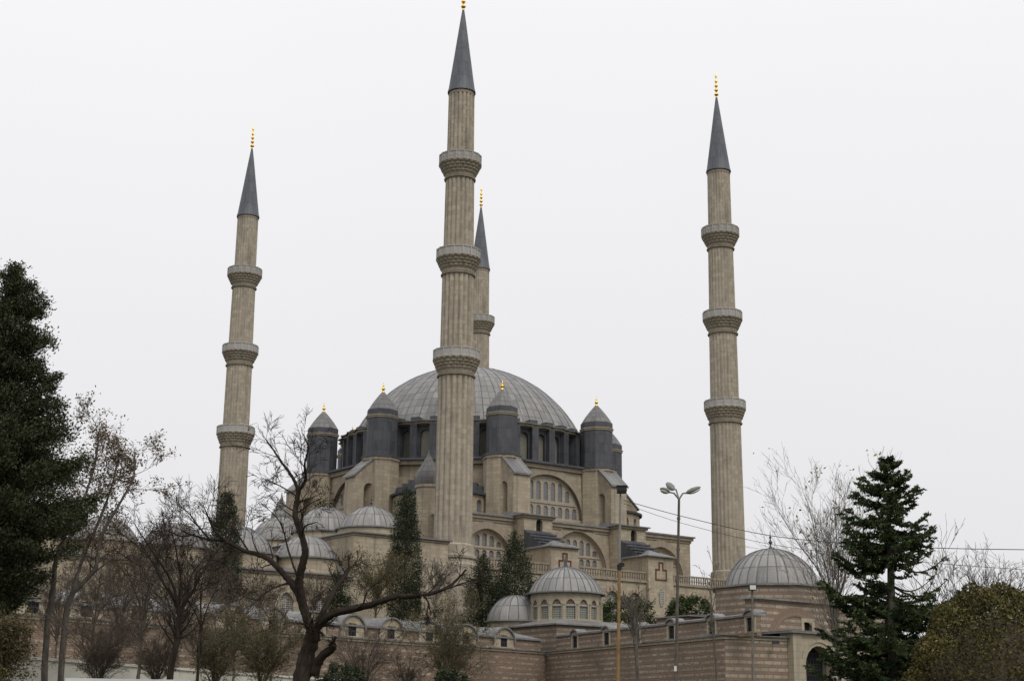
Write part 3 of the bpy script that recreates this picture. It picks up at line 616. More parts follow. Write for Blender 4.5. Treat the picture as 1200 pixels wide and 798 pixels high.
# ------------------------------------------------------------------ covered market (long banded wall with little arched gables)
A0, A1, B1, C1 = (-31.72, 96.42), (3.32, 135.35), (15.71, 110.48), (20.66, 112.72)
def unit(a, b):
    L = math.dist(a, b); return ((b[0]-a[0])/L, (b[1]-a[1])/L), L
dA, LA = unit(A0, A1); dB, LB = unit(A1, B1); dC, LC = unit(B1, C1)
nA, nB, nC = (dA[1], -dA[0]), (dB[1], -dB[0]), (dC[1], -dC[0])
market = thing('market_hall', (0, 125, 2.0), 'long covered market hall of banded brick and stone with little arched gables', 'market hall')
A00 = (A0[0]-dA[0]*26, A0[1]-dA[1]*26); LAx = LA+26
def run(o, d, n, L, mat, zt, name, ends=True, z0=0.5):
    m = MB(); m.wall(o, d, n, [(0, z0), (L, z0), (L, zt), (0, zt)], (), .6); return m.build(name, mat, market)
run(A00, dA, nA, LAx-.01, BANDA, 6.75, 'market_wall'); run(A1, dB, nB, LB-.01, BANDB, 6.75, 'market_wall'); run(B1, dC, nC, LC, BANDC, 6.75, 'market_wall')
def strip(mb, o, d, n, s0, s1, k0, k1, z0, z1, z1b=None):
    P = lambda s, k, z: (o[0]+d[0]*s+n[0]*k, o[1]+d[1]*s+n[1]*k, z)
    mb.hexa([P(s0, k0, z0), P(s1, k0, z0), P(s1, k1, z0), P(s0, k1, z0), P(s0, k0, z1), P(s1, k0, z1), P(s1, k1, z1 if z1b is None else z1b), P(s0, k1, z1 if z1b is None else z1b)])
for (o, d, n, L) in ((A00, dA, nA, LAx-.16), (A1, dB, nB, LB+.12), (B1, dC, nC, LC)):
    m = MB(); strip(m, o, d, n, .1, L, .1, -.62, 6.753, 6.93); m.build('stone_ledge', CREAM, market)
    m = MB(); strip(m, o, d, n, .05, L+.05, .22, -2.2, 6.935, 7.0, 7.1); m.build('lead_ledge', LEADR, market)
ATT = 1.0
def attic(o, d, n, L, zt, mat, gables, gr, wins, nm, rd=5.5, rz=1.35):
    oo = (o[0]-n[0]*ATT, o[1]-n[1]*ATT); hs = []
    for s in wins: hs.append([(s-.42, 7.22), (s+.42, 7.22), (s+.42, 8.2), (s-.42, 8.2)])
    m = MB(); m.wall(oo, d, n, [(0, 6.9), (L, 6.9), (L, zt), (0, zt)], hs, .4); m.build('attic_wall', mat, market)
    for s, h in zip(wins, hs):
        m = MB(); m.plate(oo, d, n, h, .06 if gr < .9 else -.02); wd = m.build('attic_window', DARK, market)
        if gr > .9: continue
        m = MB()
        for (x0, x1, z0, z1) in ((s-.66, s-.42, 7.1, 8.28), (s+.42, s+.66, 7.1, 8.28), (s-.42, s+.42, 8.2, 8.38)): strip(m, oo, d, n, x0, x1, .1, -.1, z0, z1)
        m.build('window_surround', CREAM, wd)
    m = MB(); strip(m, oo, d, n, 0, L, .18, -.5, zt+.003, zt+.13); strip(m, oo, d, n, 0, L, .15, -rd, zt+.133, zt+.16, zt+rz); m.build('lead_roof', LEADR, market)
    for s in gables:
        P = lambda q, k: (oo[0]+d[0]*q[0]+n[0]*k, oo[1]+d[1]*q[0]+n[1]*k, q[1])
        big = gr > .9; zb = zt-.3 if big else zt+.02; fy = .92 if big else .62
        f = [(s+gr*math.cos(PI*i/14), zb+gr*fy*math.sin(PI*i/14)) for i in range(15)]; m = MB()
        out = ([(s-gr, 7.12), (s+gr, 7.12)] if big else [])+f
        og = (oo[0]+n[0]*.07, oo[1]+n[1]*.07)
        m.wall(og, d, n, out, [[(s-.42, 7.22), (s+.42, 7.22), (s+.42, 8.2), (s-.42, 8.2)]] if big else [], .12 if big else .6)
        gb = m.build('arched_gable', STONE if big else mat, market)
        m = MB(); g1 = f; g2 = [(s+(gr+.14)*math.cos(PI*i/14), zb+(gr*fy+.14)*math.sin(PI*i/14)) for i in range(15)]; dp = -4.0 if big else -.8
        for i in range(14):
            m.face([P(g2[i], .25), P(g2[i+1], .25), P(g2[i+1], dp), P(g2[i], dp)]); m.face([P(g2[i], .25), P(g2[i+1], .25), P(g1[i+1], .25), P(g1[i], .25)]); m.face([P(g1[i], .25), P(g1[i+1], .25), P(g1[i+1], dp), P(g1[i], dp)])
        m.build('gable_roof', LEADR, gb, 30)
    return oo
gA = [26+2.0+4.0*i for i in range(-6, 8)]+[26+34.2, 26+38.6, 26+43.0, 26+47.8]
attic(A00, dA, nA, LAx+.4, 7.95, BANDA, gA, 1.25, gA, 'a')
gB = [3.6, 9.1, 14.0, 19.2, 24.8, 29.7]
ob_ = attic(A1, dB, nB, 30.4, 8.28, BANDB, gB, .6, gB, 'b', .95, .35)
# masonry behind attic closing towards the domed hall
m = MB(); strip(m, B1, dC, nC, .4, LC+1, -.7, -6, .5, 6.92); m.build('market_corner_block', BANDC, market)
m = MB(); strip(m, B1, dC, nC, -.3, LC+.3, .3, -3.0, 7.005, 7.06, 7.25); m.build('corner_roof', LEADR, market)

# ------------------------------------------------------------------ domed kiosk over the market crossing and its side dome
kc = (1.0, -18.0); kiosk = thing('domed_kiosk', (*kc, 6.9), 'small round sandstone kiosk ringed by arched grille windows under a ribbed lead dome', 'kiosk', fr=MF)
h_ = 5.0; m = MB(MF); m.box(kc[0]-h_, kc[0]+h_, kc[1]-h_, kc[1]+h_, 6.9, 9.5); m.build('base', BANDC, kiosk)
m = MB(MF); sq = lambda r: [(kc[0]-r, kc[1]-r), (kc[0]+r, kc[1]-r), (kc[0]+r, kc[1]+r), (kc[0]-r, kc[1]+r)]
m.prism(sq(5.35), 9.503, 9.63)
for i in range(4):
    a, b = sq(5.3), sq(3.4); j = (i+1) % 4; m.face([(*a[i], 9.635), (*a[j], 9.635), (*b[j], 10.15), (*b[i], 10.15)])
m.face([(*p, 10.15) for p in sq(3.4)]); m.build('base_roof', LEADR, kiosk)
NK = 16; rk = 3.42; m = MB(MF); wk = 2*rk*math.sin(PI/NK); pil = MB(MF); kw = []
for i in range(NK):
    t0, t1 = 2*PI*i/NK+.06, 2*PI*(i+1)/NK+.06; p, q = (kc[0]+rk*math.cos(t0), kc[1]+rk*math.sin(t0)), (kc[0]+rk*math.cos(t1), kc[1]+rk*math.sin(t1))
    e = ((q[0]-p[0])/wk, (q[1]-p[1])/wk); nn = (e[1], -e[0]); h = arch(wk/2, 10.3, .92, 1.85, .3)
    m.wall(p, e, nn, [(0, 10.1), (wk, 10.1), (wk, 12.75), (0, 12.75)], [h], .35); kw.append((p, e, nn, h))
    t = t0; pil.lathe((kc[0]+(rk+.02)*math.cos(t), kc[1]+(rk+.02)*math.sin(t)), [(.1, 10.12), (.08, 10.3), (.08, 11.55), (.14, 11.65), (.14, 11.72)], 8)
kd = m.build('drum', CREAM, kiosk); pil.build('colonnettes', CREAM, kd)
for p, e, nn, h in kw:
    m = MB(MF); m.plate(p, e, nn, [(wk/2-.46, 10.3), (wk/2+.46, 10.3), (wk/2+.46, 11.55), (wk/2-.46, 11.55)], .26); gw = m.build('grille_window', GRILLEK, kiosk); m = MB(MF); m.plate(p, e, nn, [q for q in h if q[1] > 11.5], .2); m.build('brick_lunette', LUN, gw)
    m = MB(MF); a_, b_ = wk/2-.45, wk/2+.45; P = lambda s, k, z: (p[0]+e[0]*s-nn[0]*k, p[1]+e[1]*s-nn[1]*k, z)
    m.hexa([P(a_, .1, 11.5), P(b_, .1, 11.5), P(b_, .25, 11.5), P(a_, .25, 11.5), P(a_, .1, 11.64), P(b_, .1, 11.64), P(b_, .25, 11.64), P(a_, .25, 11.64)]); m.build('lintel', PARAPET, gw)
def cap_dome(parent, c, z0, r, rise, nrib, fr=MF):
    m = MB(fr); m.lathe(c, [(r+.05, z0-.15), (r+.3, z0-.12), (r+.3, z0-.02), (r-.05, z0+.02)], 48); m.build('dome_eaves', LEADR, parent, 30)
    Rq = (r*r+rise*rise)/(2*rise); zc_ = z0+rise-Rq; t0 = math.asin(min(1, r/Rq)); n_ = 16
    m = MB(fr); m.lathe(c, [(Rq*math.sin(t0*(1-i/n_)), zc_+Rq*math.cos(t0*(1-i/n_))) for i in range(n_)]+[(.02, zc_+Rq)], 64, nrib); d_ = m.build('dome', LEADS, parent, 179)
    rb = MB(fr)
    for i in range(nrib):
        t = 2*PI*i/nrib; rb.tube([(c[0]+Rq*math.sin(a)*math.cos(t), c[1]+Rq*math.sin(a)*math.sin(t), zc_+.01+Rq*math.cos(a)) for a in [t0*(1-j/10*.94) for j in range(11)]], .05, 4)
    rb.build('dome_ribs', LEADC, d_); return d_, z0+rise
d_, zt = cap_dome(kiosk, kc, 12.85, 3.55, 2.55, 30)
m = MB(MF); m.lathe(kc, [(.3, zt-.08), (.26, zt+.1), (.16, zt+.3), (.16, zt+.75), (.1, zt+.85), (.05, zt+1.1)], 12); m.build('finial', LEADD, d_, 40)
sc_ = (-2.0, -14.0); sidek = thing('side_dome', (*sc_, 6.9), 'plain low lead dome tucked behind the left of the round kiosk', 'dome', fr=MF)
m = MB(MF); m.lathe(sc_, [(2.75, 6.9), (2.75, 10.2)], 12); m.build('drum', CREAM, sidek, 20); d_, zt = cap_dome(sidek, sc_, 10.3, 2.75, 2.5, 18)

# ------------------------------------------------------------------ domed hall at the right with striped walls and gateway
rc = (2.1, -44.0); hall = thing('domed_hall', (*rc, 2.5), 'striped brick and stone hall with a lead dome beside an arched stone gateway', 'hall', fr=MF)
o = (-5.0, -49.0); hs = [[(5.3, 7.4), (6.2, 7.4), (6.2, 8.6), (5.3, 8.6)]]
m = MB(MF); m.wall(o, (1, 0), (0, -1), [(0, 1.5), (15, 1.5), (15, 10.1), (0, 10.1)], hs, .5); m.box(-5, 10, -48.499, -47.9, 1.5, 10.097); bw_ = m.build('hall_wall', BANDC, hall)
m = MB(MF); m.plate(o, (1, 0), (0, -1), hs[0], .3); wd = m.build('hall_window', DARK, hall)
m = MB(MF)
for (x0, x1, z0, z1) in ((5.0, 5.3, 7.2, 8.9), (6.2, 6.5, 7.2, 8.9), (5.3, 6.2, 8.6, 8.9)): m.box(o[0]+x0, o[0]+x1, o[1]-.06, o[1]+.1, z0, z1)
m.build('window_surround', CREAM, wd)
rg = MB(MF); P = lambda q, k: (o[0]+q[0], o[1]-k, q[1]); out = seg(4.4, 6.4, 3.3); inn = seg(4.4, 6.4, 2.6)
for i in range(20): rg.face([P(out[i], .05), P(out[i+1], .05), P(inn[i+1], .05), P(inn[i], .05)], [(i*.5, 0), (i*.5+.5, 0), (i*.5+.5, .7), (i*.5, .7)]); rg.face([P(out[i], .05), P(out[i+1], .05), P(out[i+1], -.02), P(out[i], -.02)])
rg.build('relieving_arch', BRICKARCH, hall)
m = MB(MF); m.hexa([(-5.3, -49.3, 10.103), (10.3, -49.3, 10.103), (10.3, -47.6, 10.103), (-5.3, -47.6, 10.103), (-5.3, -49.3, 10.23), (10.3, -49.3, 10.23), (10.2, -47.6, 10.45), (-5.2, -47.6, 10.45)]); m.build('hall_roof', LEADR, hall)
m = MB(MF); m.prism([(rc[0]+5.0*math.cos(PI/8+i*PI/4), rc[1]+5.0*math.sin(PI/8+i*PI/4)) for i in range(8)], 2, 11.5); m.build('drum', BANDC, hall)
m = MB(MF); m.prism([(rc[0]+5.25*math.cos(PI/8+i*PI/4), rc[1]+5.25*math.sin(PI/8+i*PI/4)) for i in range(8)], 11.503, 11.62); m.build('drum_eaves', LEADR, hall)
d_, zt = cap_dome(hall, rc, 11.75, 3.85, 3.15, 28)
m = MB(MF); m.lathe(rc, [(.25, zt-.05), (.18, zt+.1), (.07, zt+.25), (.06, zt+.4), (.2, zt+.55), (.07, zt+.72), (.05, zt+.85), (.13, zt+.98), (.04, zt+1.1), (.02, zt+1.5)], 10); m.build('finial', LEADD, d_, 40)
m = MB(MF); m.box(-6.6, -3.0, -43.2, -39.5, 3, 9.0); wg = m.build('side_room', BANDC, hall)
m = MB(MF); m.hexa([(-6.9, -43.5, 9.003), (-3.0, -43.5, 9.003), (-3.0, -39.2, 9.003), (-6.9, -39.2, 9.003), (-6.9, -43.5, 9.1), (-3.0, -43.5, 9.35), (-3.0, -39.2, 9.35), (-6.9, -39.2, 9.1)]); m.build('side_room_roof', LEADR, wg)
gate = thing('stone_gateway', (-2, -52, 2.0), 'pale stone gateway with a dark arched opening and iron grille behind the spruce', 'gateway', fr=MF)
m = MB(MF); o = (-5.25, -52.9); hs = [arch(2.85, 1.5, 2.9, 5.0)]
m.wall(o, (1, 0), (0, -1), [(0, 1.5), (9, 1.5), (9, 7.35), (0, 7.35)], hs, 1.2); m.box(o[0], o[0]+.9, o[1]-.12, o[1]-.003, 1.5, 7.3); m.build('gate_wall', CREAM, gate)
m = MB(MF); m.box(o[0]-.3, o[0]+9.2, o[1]-.35, -49.0, 7.353, 7.55); m.build('gate_roof', LEADR, gate)
m = MB(MF); P = lambda q, k: (o[0]+q[0], o[1]-k, q[1]); out = seg(2.85, 5.05, 1.95); inn = seg(2.85, 5.05, 1.72)
for i in range(20): m.face([P(out[i], .08), P(out[i+1], .08), P(inn[i+1], .08), P(inn[i], .08)]); m.face([P(out[i], .08), P(out[i+1], .08), P(out[i+1], -.02), P(out[i], -.02)])
m.build('arch_moulding', CREAM, gate)
m = MB(MF); m.plate(o, (1, 0), (0, -1), hs[0], 1.0); m.build('dark_doorway', DARK, gate)
m = MB(MF)
for i in range(9): x = o[0]+2.85-1.3+.325*i; m.tube([(x, o[1]+.6, 1.5), (x, o[1]+.6, 6.0)], .025, 5)
m.build('iron_grille', BLACKM, gate)

# ------------------------------------------------------------------ vegetation builders
RNG = np.random.default_rng(11); random.seed(5)
def quads(name, mat, parent, C, A, B):    # many small leaf faces in one part
    n = len(C); V = np.empty((n, 4, 3)); V[:, 0] = C-A; V[:, 1] = C+B-A*.15; V[:, 2] = C+A; V[:, 3] = C-B-A*.15
    V = V.reshape(-1, 3)+np.array([0, 0, EYE])-np.array(WL[parent.name]); me = bpy.data.meshes.new(name)
    me.vertices.add(4*n); me.vertices.foreach_set('co', V.astype(np.float32).ravel()); me.loops.add(4*n); me.loops.foreach_set('vertex_index', np.arange(4*n, dtype=np.int32))
    me.polygons.add(n); me.polygons.foreach_set('loop_start', np.arange(0, 4*n, 4, dtype=np.int32)); me.polygons.foreach_set('loop_total', np.full(n, 4, dtype=np.int32))
    me.update(calc_edges=True); me.materials.append(mat); o = bpy.data.objects.new(name, me); COL.objects.link(o); o.parent = parent; WL[o.name] = WL[parent.name]
    return o
def rdir(n):
    v = RNG.normal(size=(n, 3)); return v/np.linalg.norm(v, axis=1)[:, None]
def leaves(C, size, asp=.5, bias=None, bw=0.0):
    n = len(C); a = rdir(n)
    if bias is not None: a = a+bw*bias; a /= np.linalg.norm(a, axis=1)[:, None]
    b = np.cross(a, rdir(n)); b /= np.maximum(np.linalg.norm(b, axis=1)[:, None], 1e-6); s_ = size*RNG.uniform(.6, 1.35, n)[:, None]
    return C, a*s_, b*s_*asp
class Cfg:
    def __init__(s, **k):
        s.kids = (9, 5, 4); s.ratio = (.55, .5, .5); s.ang = (45, 42, 40); s.wander = .14; s.up = .05; s.t0 = .3; s.rmin = .006; s.step = .35; s.thin = .55; s.__dict__.update(k)
def rot_off(d, ang):
    d = d.normalized(); x = d.cross(Vector((random.gauss(0, 1), random.gauss(0, 1), random.gauss(0, 1)))).normalized()
    return (d*math.cos(ang)+x*math.sin(ang)).normalized()
def grow(mbs, p, d, L, r, lv, cfg, ends):
    n = max(3, int(L/cfg.step)); pts, rad = [Vector(p)], [r]; d = Vector(d).normalized(); r1 = max(cfg.rmin*.7, r*(.28 if lv else .4))
    for i in range(n):
        d = d+Vector((random.gauss(0, 1), random.gauss(0, 1), random.gauss(0, 1)))*cfg.wander; d.z += cfg.up; d.normalize()
        pts.append(pts[-1]+d*(L/n)); rad.append(r+(r1-r)*(i+1)/n)
    mbs[0 if lv == 0 else 1].tube(pts, rad, 7 if r > .06 else (5 if r > .025 else 3)); spawn(mbs, pts, rad, L, lv, cfg, ends)
def spawn(mbs, pts, rad, L, lv, cfg, ends, t0=None):
    if lv >= len(cfg.kids):
        ends.append(pts[-1]); ends.append(pts[len(pts)//2]); return
    k = cfg.kids[lv]; n = len(pts)-1; t0 = cfg.t0 if t0 is None else t0
    for j in range(k):
        t = t0+(1-t0)*(j+random.random())/k; x = min(t*n, n-1e-3); i = int(x); f = x-i
        p = pts[i].lerp(pts[i+1], f); d = (pts[i+1]-pts[i]); r = (rad[i]*(1-f)+rad[i+1]*f)*cfg.thin*random.uniform(.8, 1.15)
        grow(mbs, p, rot_off(d, math.radians(cfg.ang[lv]*random.uniform(.6, 1.35))), L*cfg.ratio[lv]*random.uniform(.6, 1.25)*(1.25-.6*t), max(cfg.rmin, r), lv+1, cfg, ends)
def bare_tree(name, label, cat, base, limbs, cfg, bark, twig, group=None, leaf=None, lsize=.06, lprob=0, lper=4, lspread=.12):
    """limbs: list of (points, r0, r1, length used for twigs, first fraction)"""
    root = thing(name, base, label, cat, group); mbs = (MB(), MB()); ends = []
    for pts, r0, r1, L, t0 in limbs:
        pts = [Vector(p) for p in pts]; fine = []; n = len(pts)
        for i in range(n-1):                      # Catmull-Rom through the given points
            a, b, c, d = pts[max(i-1, 0)], pts[i], pts[i+1], pts[min(i+2, n-1)]
            for q in range(8):
                t = q/8; fine.append(.5*((2*b)+(c-a)*t+(2*a-5*b+4*c-d)*t*t+(3*b-a-3*c+d)*t*t*t))
        fine.append(pts[-1]); m_ = len(fine)-1; jit = r0*.05
        fine = [f+Vector((random.gauss(0, jit), random.gauss(0, jit), random.gauss(0, jit)))*(0 if i in (0,) else 1) for i, f in enumerate(fine)]
        rad = [r0+(r1-r0)*(i/m_)**.85 for i in range(m_+1)]; rad = [q*random.uniform(.97, 1.04) for q in rad]
        mbs[0].tube(fine, rad, 16 if r0 > .09 else 7, True, .055 if r0 > .09 else .03); spawn(mbs, fine, rad, L, 0, cfg, ends, t0)
    mbs[0].build('trunk', bark, root, 60); cr = mbs[1].build('crown', twig, root, 60)
    if leaf is not None and lprob > 0:
        E_ = [e for e in ends if random.random() < lprob]
        C = np.repeat(np.array([tuple(e) for e in E_]), lper, axis=0); C = C+RNG.normal(scale=lspread, size=C.shape)
        quads('leaves', leaf, root, *leaves(C, lsize))
    return root
def up_limbs(base, H, n, r, lean=.25, seedpts=3):   # several stems fanning up from one foot
    out = []
    for i in range(n):
        a = 2*PI*i/n+random.uniform(-.5, .5); l = lean*random.uniform(.4, 1.2); h = H*random.uniform(.75, 1.05)
        pts = [(base[0]+.05*math.cos(a), base[1]+.05*math.sin(a), base[2]-.1)]
        for k in range(1, seedpts+1):
            t = k/seedpts; pts.append((base[0]+math.cos(a)*l*h*t*t*.9+random.gauss(0, .04*h*t), base[1]+math.sin(a)*l*h*t*t*.9+random.gauss(0, .04*h*t), base[2]+h*t))
        out.append((pts, r*random.uniform(.7, 1.1), r*.25, h*.55, .2))
    return out
def evergreen(name, label, cat, base, H, prof, n, size, mat, group=None, clump=.22, asp=.45, seed=1, upb=.8, fill=.35, stem=.12):
    """crown of leaf clumps on a radius profile [(height fraction, radius)]"""
    root = thing(name, base, label, cat, group); rg = np.random.default_rng(seed); hs_, rs_ = zip(*prof)
    m = MB(); m.tube([(base[0], base[1], base[2]-.2), (base[0], base[1], base[2]+H*.5), (base[0], base[1], base[2]+H*.93)], [stem, stem*.7, .02], 8); m.build('trunk', BARKB, root, 60)
    K = max(30, n//42); hz = rg.uniform(hs_[0], 1, K*3); rr = np.interp(hz, hs_, rs_); keep = rg.random(K*3) < rr/max(rs_); hz = hz[keep][:K]; rr = rr[keep][:K]; K = len(hz)
    th = rg.uniform(0, 2*PI, K); ins = np.where(rg.random(K) < fill, rg.uniform(.2, .8, K), rg.uniform(.78, 1.07, K)); Rr = rr*ins
    cc = np.column_stack([base[0]+Rr*np.cos(th), base[1]+Rr*np.sin(th), base[2]+hz*H]); out = np.column_stack([np.cos(th), np.sin(th), np.full(K, upb)])
    per = max(4, n//K); C = np.repeat(cc, per, 0); O_ = np.repeat(out, per, 0); sp = np.repeat(np.minimum(clump, rr*.45+.04), per)[:, None]
    C = C+rg.normal(size=C.shape)*sp*np.array([1, 1, 1.25])+O_*rg.random((len(C), 1))*sp
    quads('crown', mat, root, *leaves(C, size, asp, O_, .9)); return root

# ------------------------------------------------------------------ evergreens
def gz(p): return gh(p[0], p[1])
def cyp(px, ytop, ybot, Y, wpx, label, n, seed, name='cypress', cat='cypress', shape=None, size=.095, zb=None, group=None, mat=None, clump=.2):
    t = at(px, ytop, Y); b = at(px, ybot, Y); z0 = zb if zb is not None else 7.0; H = t[2]-z0; sc = 1746/(Y*.985)
    lo = max(.02, (b[2]-z0)/H); R = wpx/2/sc; prof = shape or [(0, .75), (.1, .95), (.35, 1.0), (.6, .8), (.8, .55), (.93, .28), (1, .04)]
    prof = [(lo+(1-lo)*a, max(.03, r*R)) for a, r in prof]
    return evergreen(name, label, cat, (t[0], Y, z0), H, prof, n, size, mat or L_CYP, group, clump, .4, seed)
SLIM = [(0, .8), (.15, 1.0), (.4, .98), (.6, .85), (.75, .66), (.88, .42), (.96, .22), (1, .05)]
cyp(477, 572, 730, 140, 36, 'tall dark columnar cypress standing before the portico wall left of the nearest minaret', 26000, 3, shape=SLIM)
cyp(267, 577, 702, 139, 34, 'slim ragged cypress standing in front of the leftmost minaret', 18000, 4, shape=SLIM)
cyp(396, 672, 728, 141, 22, 'short dark cypress in front of the courtyard wing, left of the tall columnar one', 6000, 5, shape=SLIM)
BROAD = [(0, .9), (.18, 1.0), (.4, .8), (.6, .58), (.8, .34), (.93, .16), (1, .03)]
cyp(604, 624, 748, 149, 62, 'broad pointed dark conifer before the gallery, just left of the kiosk', 26000, 6, 'conifer', 'conifer', BROAD, .1, clump=.3)
cyp(566, 650, 748, 150, 44, 'lower dark conifer at the foot of the nearest minaret', 14000, 7, 'conifer', 'conifer', BROAD, .1, clump=.3)
def bush(px, py, Y, wpx, hpx, label, n, seed, mat=None, zb=7.0, size=.13, name='bush', cat='bush'):
    c = at(px, py, Y); sc = 1746/(Y*.985); rx, rz = wpx/2/sc, hpx/2/sc; root = thing(name, (c[0], Y, zb), label, cat); rg = np.random.default_rng(seed)
    K = max(24, n//60); v = rg.normal(size=(K, 3)); v[:, 2] = np.abs(v[:, 2])*1.1-.25; v /= np.linalg.norm(v, axis=1)[:, None]
    cc = np.array(c)-np.array([0, 0, rz*.6])+v*np.array([rx, rx, rz*1.7])*rg.uniform(.72, 1.02, (K, 1)); C = np.repeat(cc, n//K, 0); Vv = np.repeat(v, n//K, 0)
    C = C+rg.normal(size=C.shape)*min(rx, rz)*.17
    m = MB(); rd = lambda: random.uniform(-.5, .5)*rx
    for i in range(9): m.tube([(c[0]+rd()*.3, Y+rd()*.3, zb-.1), (c[0]+rd()*.8, Y+rd()*.8, (zb+c[2])/2), (c[0]+rd()*1.5, Y+rd()*1.5, c[2]+rz*.5)], [.05, .04, .015], 4)
    m.build('stems', BARKB, root); quads('foliage', mat or L_BUSH, root, *leaves(C, size, .5, Vv, .6)); return root
bush(734, 716, 152, 72, 30, 'rounded green bush on the terrace just right of the ochre pole', 4500, 8)
bush(808, 713, 150, 56, 26, 'rounded green bush on the terrace left of the domed hall', 3600, 9)
# big dark conifer at the left edge
def big_conifer():
    Y = 45; b = at(17, 312, Y); z0 = gz(b)-.1; top = at(17, 312, Y)[2]; H = top-z0; sc = 39.4
    root = thing('tall_conifer', (b[0], Y, z0), 'huge dark green conifer filling the left edge of the view', 'conifer'); tm, bm = MB(), MB()
    tm.tube([(b[0], Y, z0-.2), (b[0]+.1, Y, z0+H*.3), (b[0], Y, z0+H*.6), (b[0]+.05, Y, top-.3)], [.3, .24, .14, .02], 10)
    env = [(310, 4), (322, 18), (345, 36), (370, 48), (400, 60), (430, 62), (455, 68), (490, 72), (530, 94), (570, 112), (605, 120), (640, 104), (680, 74), (705, 56), (722, 10)]
    ys_, rs_ = zip(*env); Cs, Bs = [], []
    for i in range(420):
        yp = 312+400*(random.random()**.8); R = float(np.interp(yp, ys_, rs_))/sc*random.choice((.62, .8, .9, 1.0, 1.12)); z = at(14, yp, Y)[2]; a = random.uniform(0, 2*PI)
        zs = max(z0+1.5, z-R*.35); p0 = Vector((b[0], Y, zs)); p1 = Vector((b[0]+R*math.cos(a), Y+R*math.sin(a), z+R*.08)); mid = (p0+p1)/2+Vector((0, 0, R*.1))
        bm.tube([p0, mid, p1], [.035, .025, .008], 4); nk = max(3, int(R*5.5))
        for k in range(nk):
            t = .28+.74*k/nk; q = p0*(1-t)**2+2*mid*t*(1-t)+p1*t*t; s_ = random.uniform(.75, 1.2)
            c = np.array(q)+RNG.normal(scale=.07, size=3); n_ = 85
            Cs.append(c+RNG.normal(size=(n_, 3))*np.array([.13, .13, .1])*s_); o = np.array([math.cos(a), math.sin(a), .75]); Bs.append(np.repeat(o[None], n_, 0))
    for i in range(16):
        Cs.append(np.array([b[0]+random.gauss(0, .06), Y+random.gauss(0, .06), top-.7+.05*i])+RNG.normal(size=(22, 3))*.08*(1.6-i*.075)); Bs.append(np.repeat(np.array([[0, 0, 1.]]), 22, 0))
    tm.build('trunk', BARKD, root, 60); bm.build('branches', BARKD, root, 60); quads('crown', L_CEDAR, root, *leaves(np.concatenate(Cs), .05, .4, np.concatenate(Bs), .9))
big_conifer()
# spruce at the right
def spruce():
    Y = 40; b = at(1046, 798, Y); z0 = gz(b)-.1; top = at(1040, 537, Y)[2]; H = top-z0; sc = 44.3; bx = b[0]
    root = thing('spruce', (bx, Y, z0), 'dark green spruce with layered upswept branches and a thin gappy middle', 'spruce'); tm, bm = MB(), MB()
    TX = lambda z: bx+(at(1040, 537, Y)[0]-bx)*(z-z0)/H
    tm.tube([(bx, Y, z0-.2), (TX(z0+H*.5), Y, z0+H*.5), (TX(top), Y, top+.06)], [.16, .1, .012], 8)
    env = [(540, 7), (556, 16), (572, 34), (590, 44), (606, 53), (640, 60), (665, 62), (690, 72), (720, 82), (760, 84), (800, 86)]; ys_, rs_ = zip(*env); Cs, As = [], []
    yp = 545.0; wi = 0
    while yp < 840:
        nb = random.choice((5, 5, 6, 7)); R0 = float(np.interp(yp, ys_, rs_))/sc; z = at(1042, yp, Y)[2]; off = random.uniform(0, 6.28)
        for j in range(nb):
            a = off+2*PI*j/nb+random.uniform(-.25, .25); R = R0*random.choice((.62, .8, .92, 1.0, 1.1)); right = math.cos(a) > .25 and 636 < yp < 705
            dens = .16 if right else (.6 if 630 < yp < 700 and math.cos(a) > -.3 else 1.0)
            zt_ = z+random.uniform(-.2, .2); N = max(5, int(R/.09)); pts = []
            droop = .22 if yp > 600 else .02
            for k in range(N+1):
                t = k/N; pts.append(Vector((TX(zt_)+R*t*math.cos(a), Y+R*t*math.sin(a), zt_-R*droop*math.sin(PI*t*.9)+R*(.36 if yp < 600 else .17)*t*t)))
            bm.tube(pts, [.028*(1-.75*k/N)*min(1, R) + .004 for k in range(N+1)], 4)
            side_ = Vector((-math.sin(a), math.cos(a), 0)); fw = Vector((math.cos(a), math.sin(a), .1))
            for k in range(1, N+1):
                t = k/N
                if t < .12: continue
                for sg in (-1, 1):
                    if random.random() > dens: continue
                    l = R*.38*(1-t*.7)*random.uniform(.45, 1.2)+.08; dv = (fw*.75+side_*sg+Vector((0, 0, random.uniform(-.42, .5)))).normalized()
                    ne = int(l/.016)
                    if ne < 3: continue
                    tt = np.linspace(.0, 1, ne+(ne//2))[:, None]; P_ = np.array(pts[k])+np.array(dv)*l*tt+np.array([0, 0, -.06])*tt*l
                    Cs.append(P_+RNG.normal(scale=.012, size=P_.shape)); aa = np.array(dv)*.55+RNG.normal(size=P_.shape)*.62; As.append(aa)
            q = np.array(pts[-1]); Cs.append(q+RNG.normal(scale=.03, size=(8, 3))); As.append(np.array(fw)+RNG.normal(size=(8, 3))*.5)
        yp += random.uniform(9, 19) if yp > 575 else random.uniform(8, 11); wi += 1
    C = np.concatenate(Cs); A = np.concatenate(As); A /= np.linalg.norm(A, axis=1)[:, None]; s_ = RNG.uniform(.05, .085, len(C))[:, None]; Bv = np.cross(A, rdir(len(C))); Bv /= np.linalg.norm(Bv, axis=1)[:, None]
    tm.build('trunk', BARKG, root, 60); bm.build('branches', BARKB, root, 60); quads('crown', L_SPR, root, C, A*s_, Bv*s_*.3)
spruce()
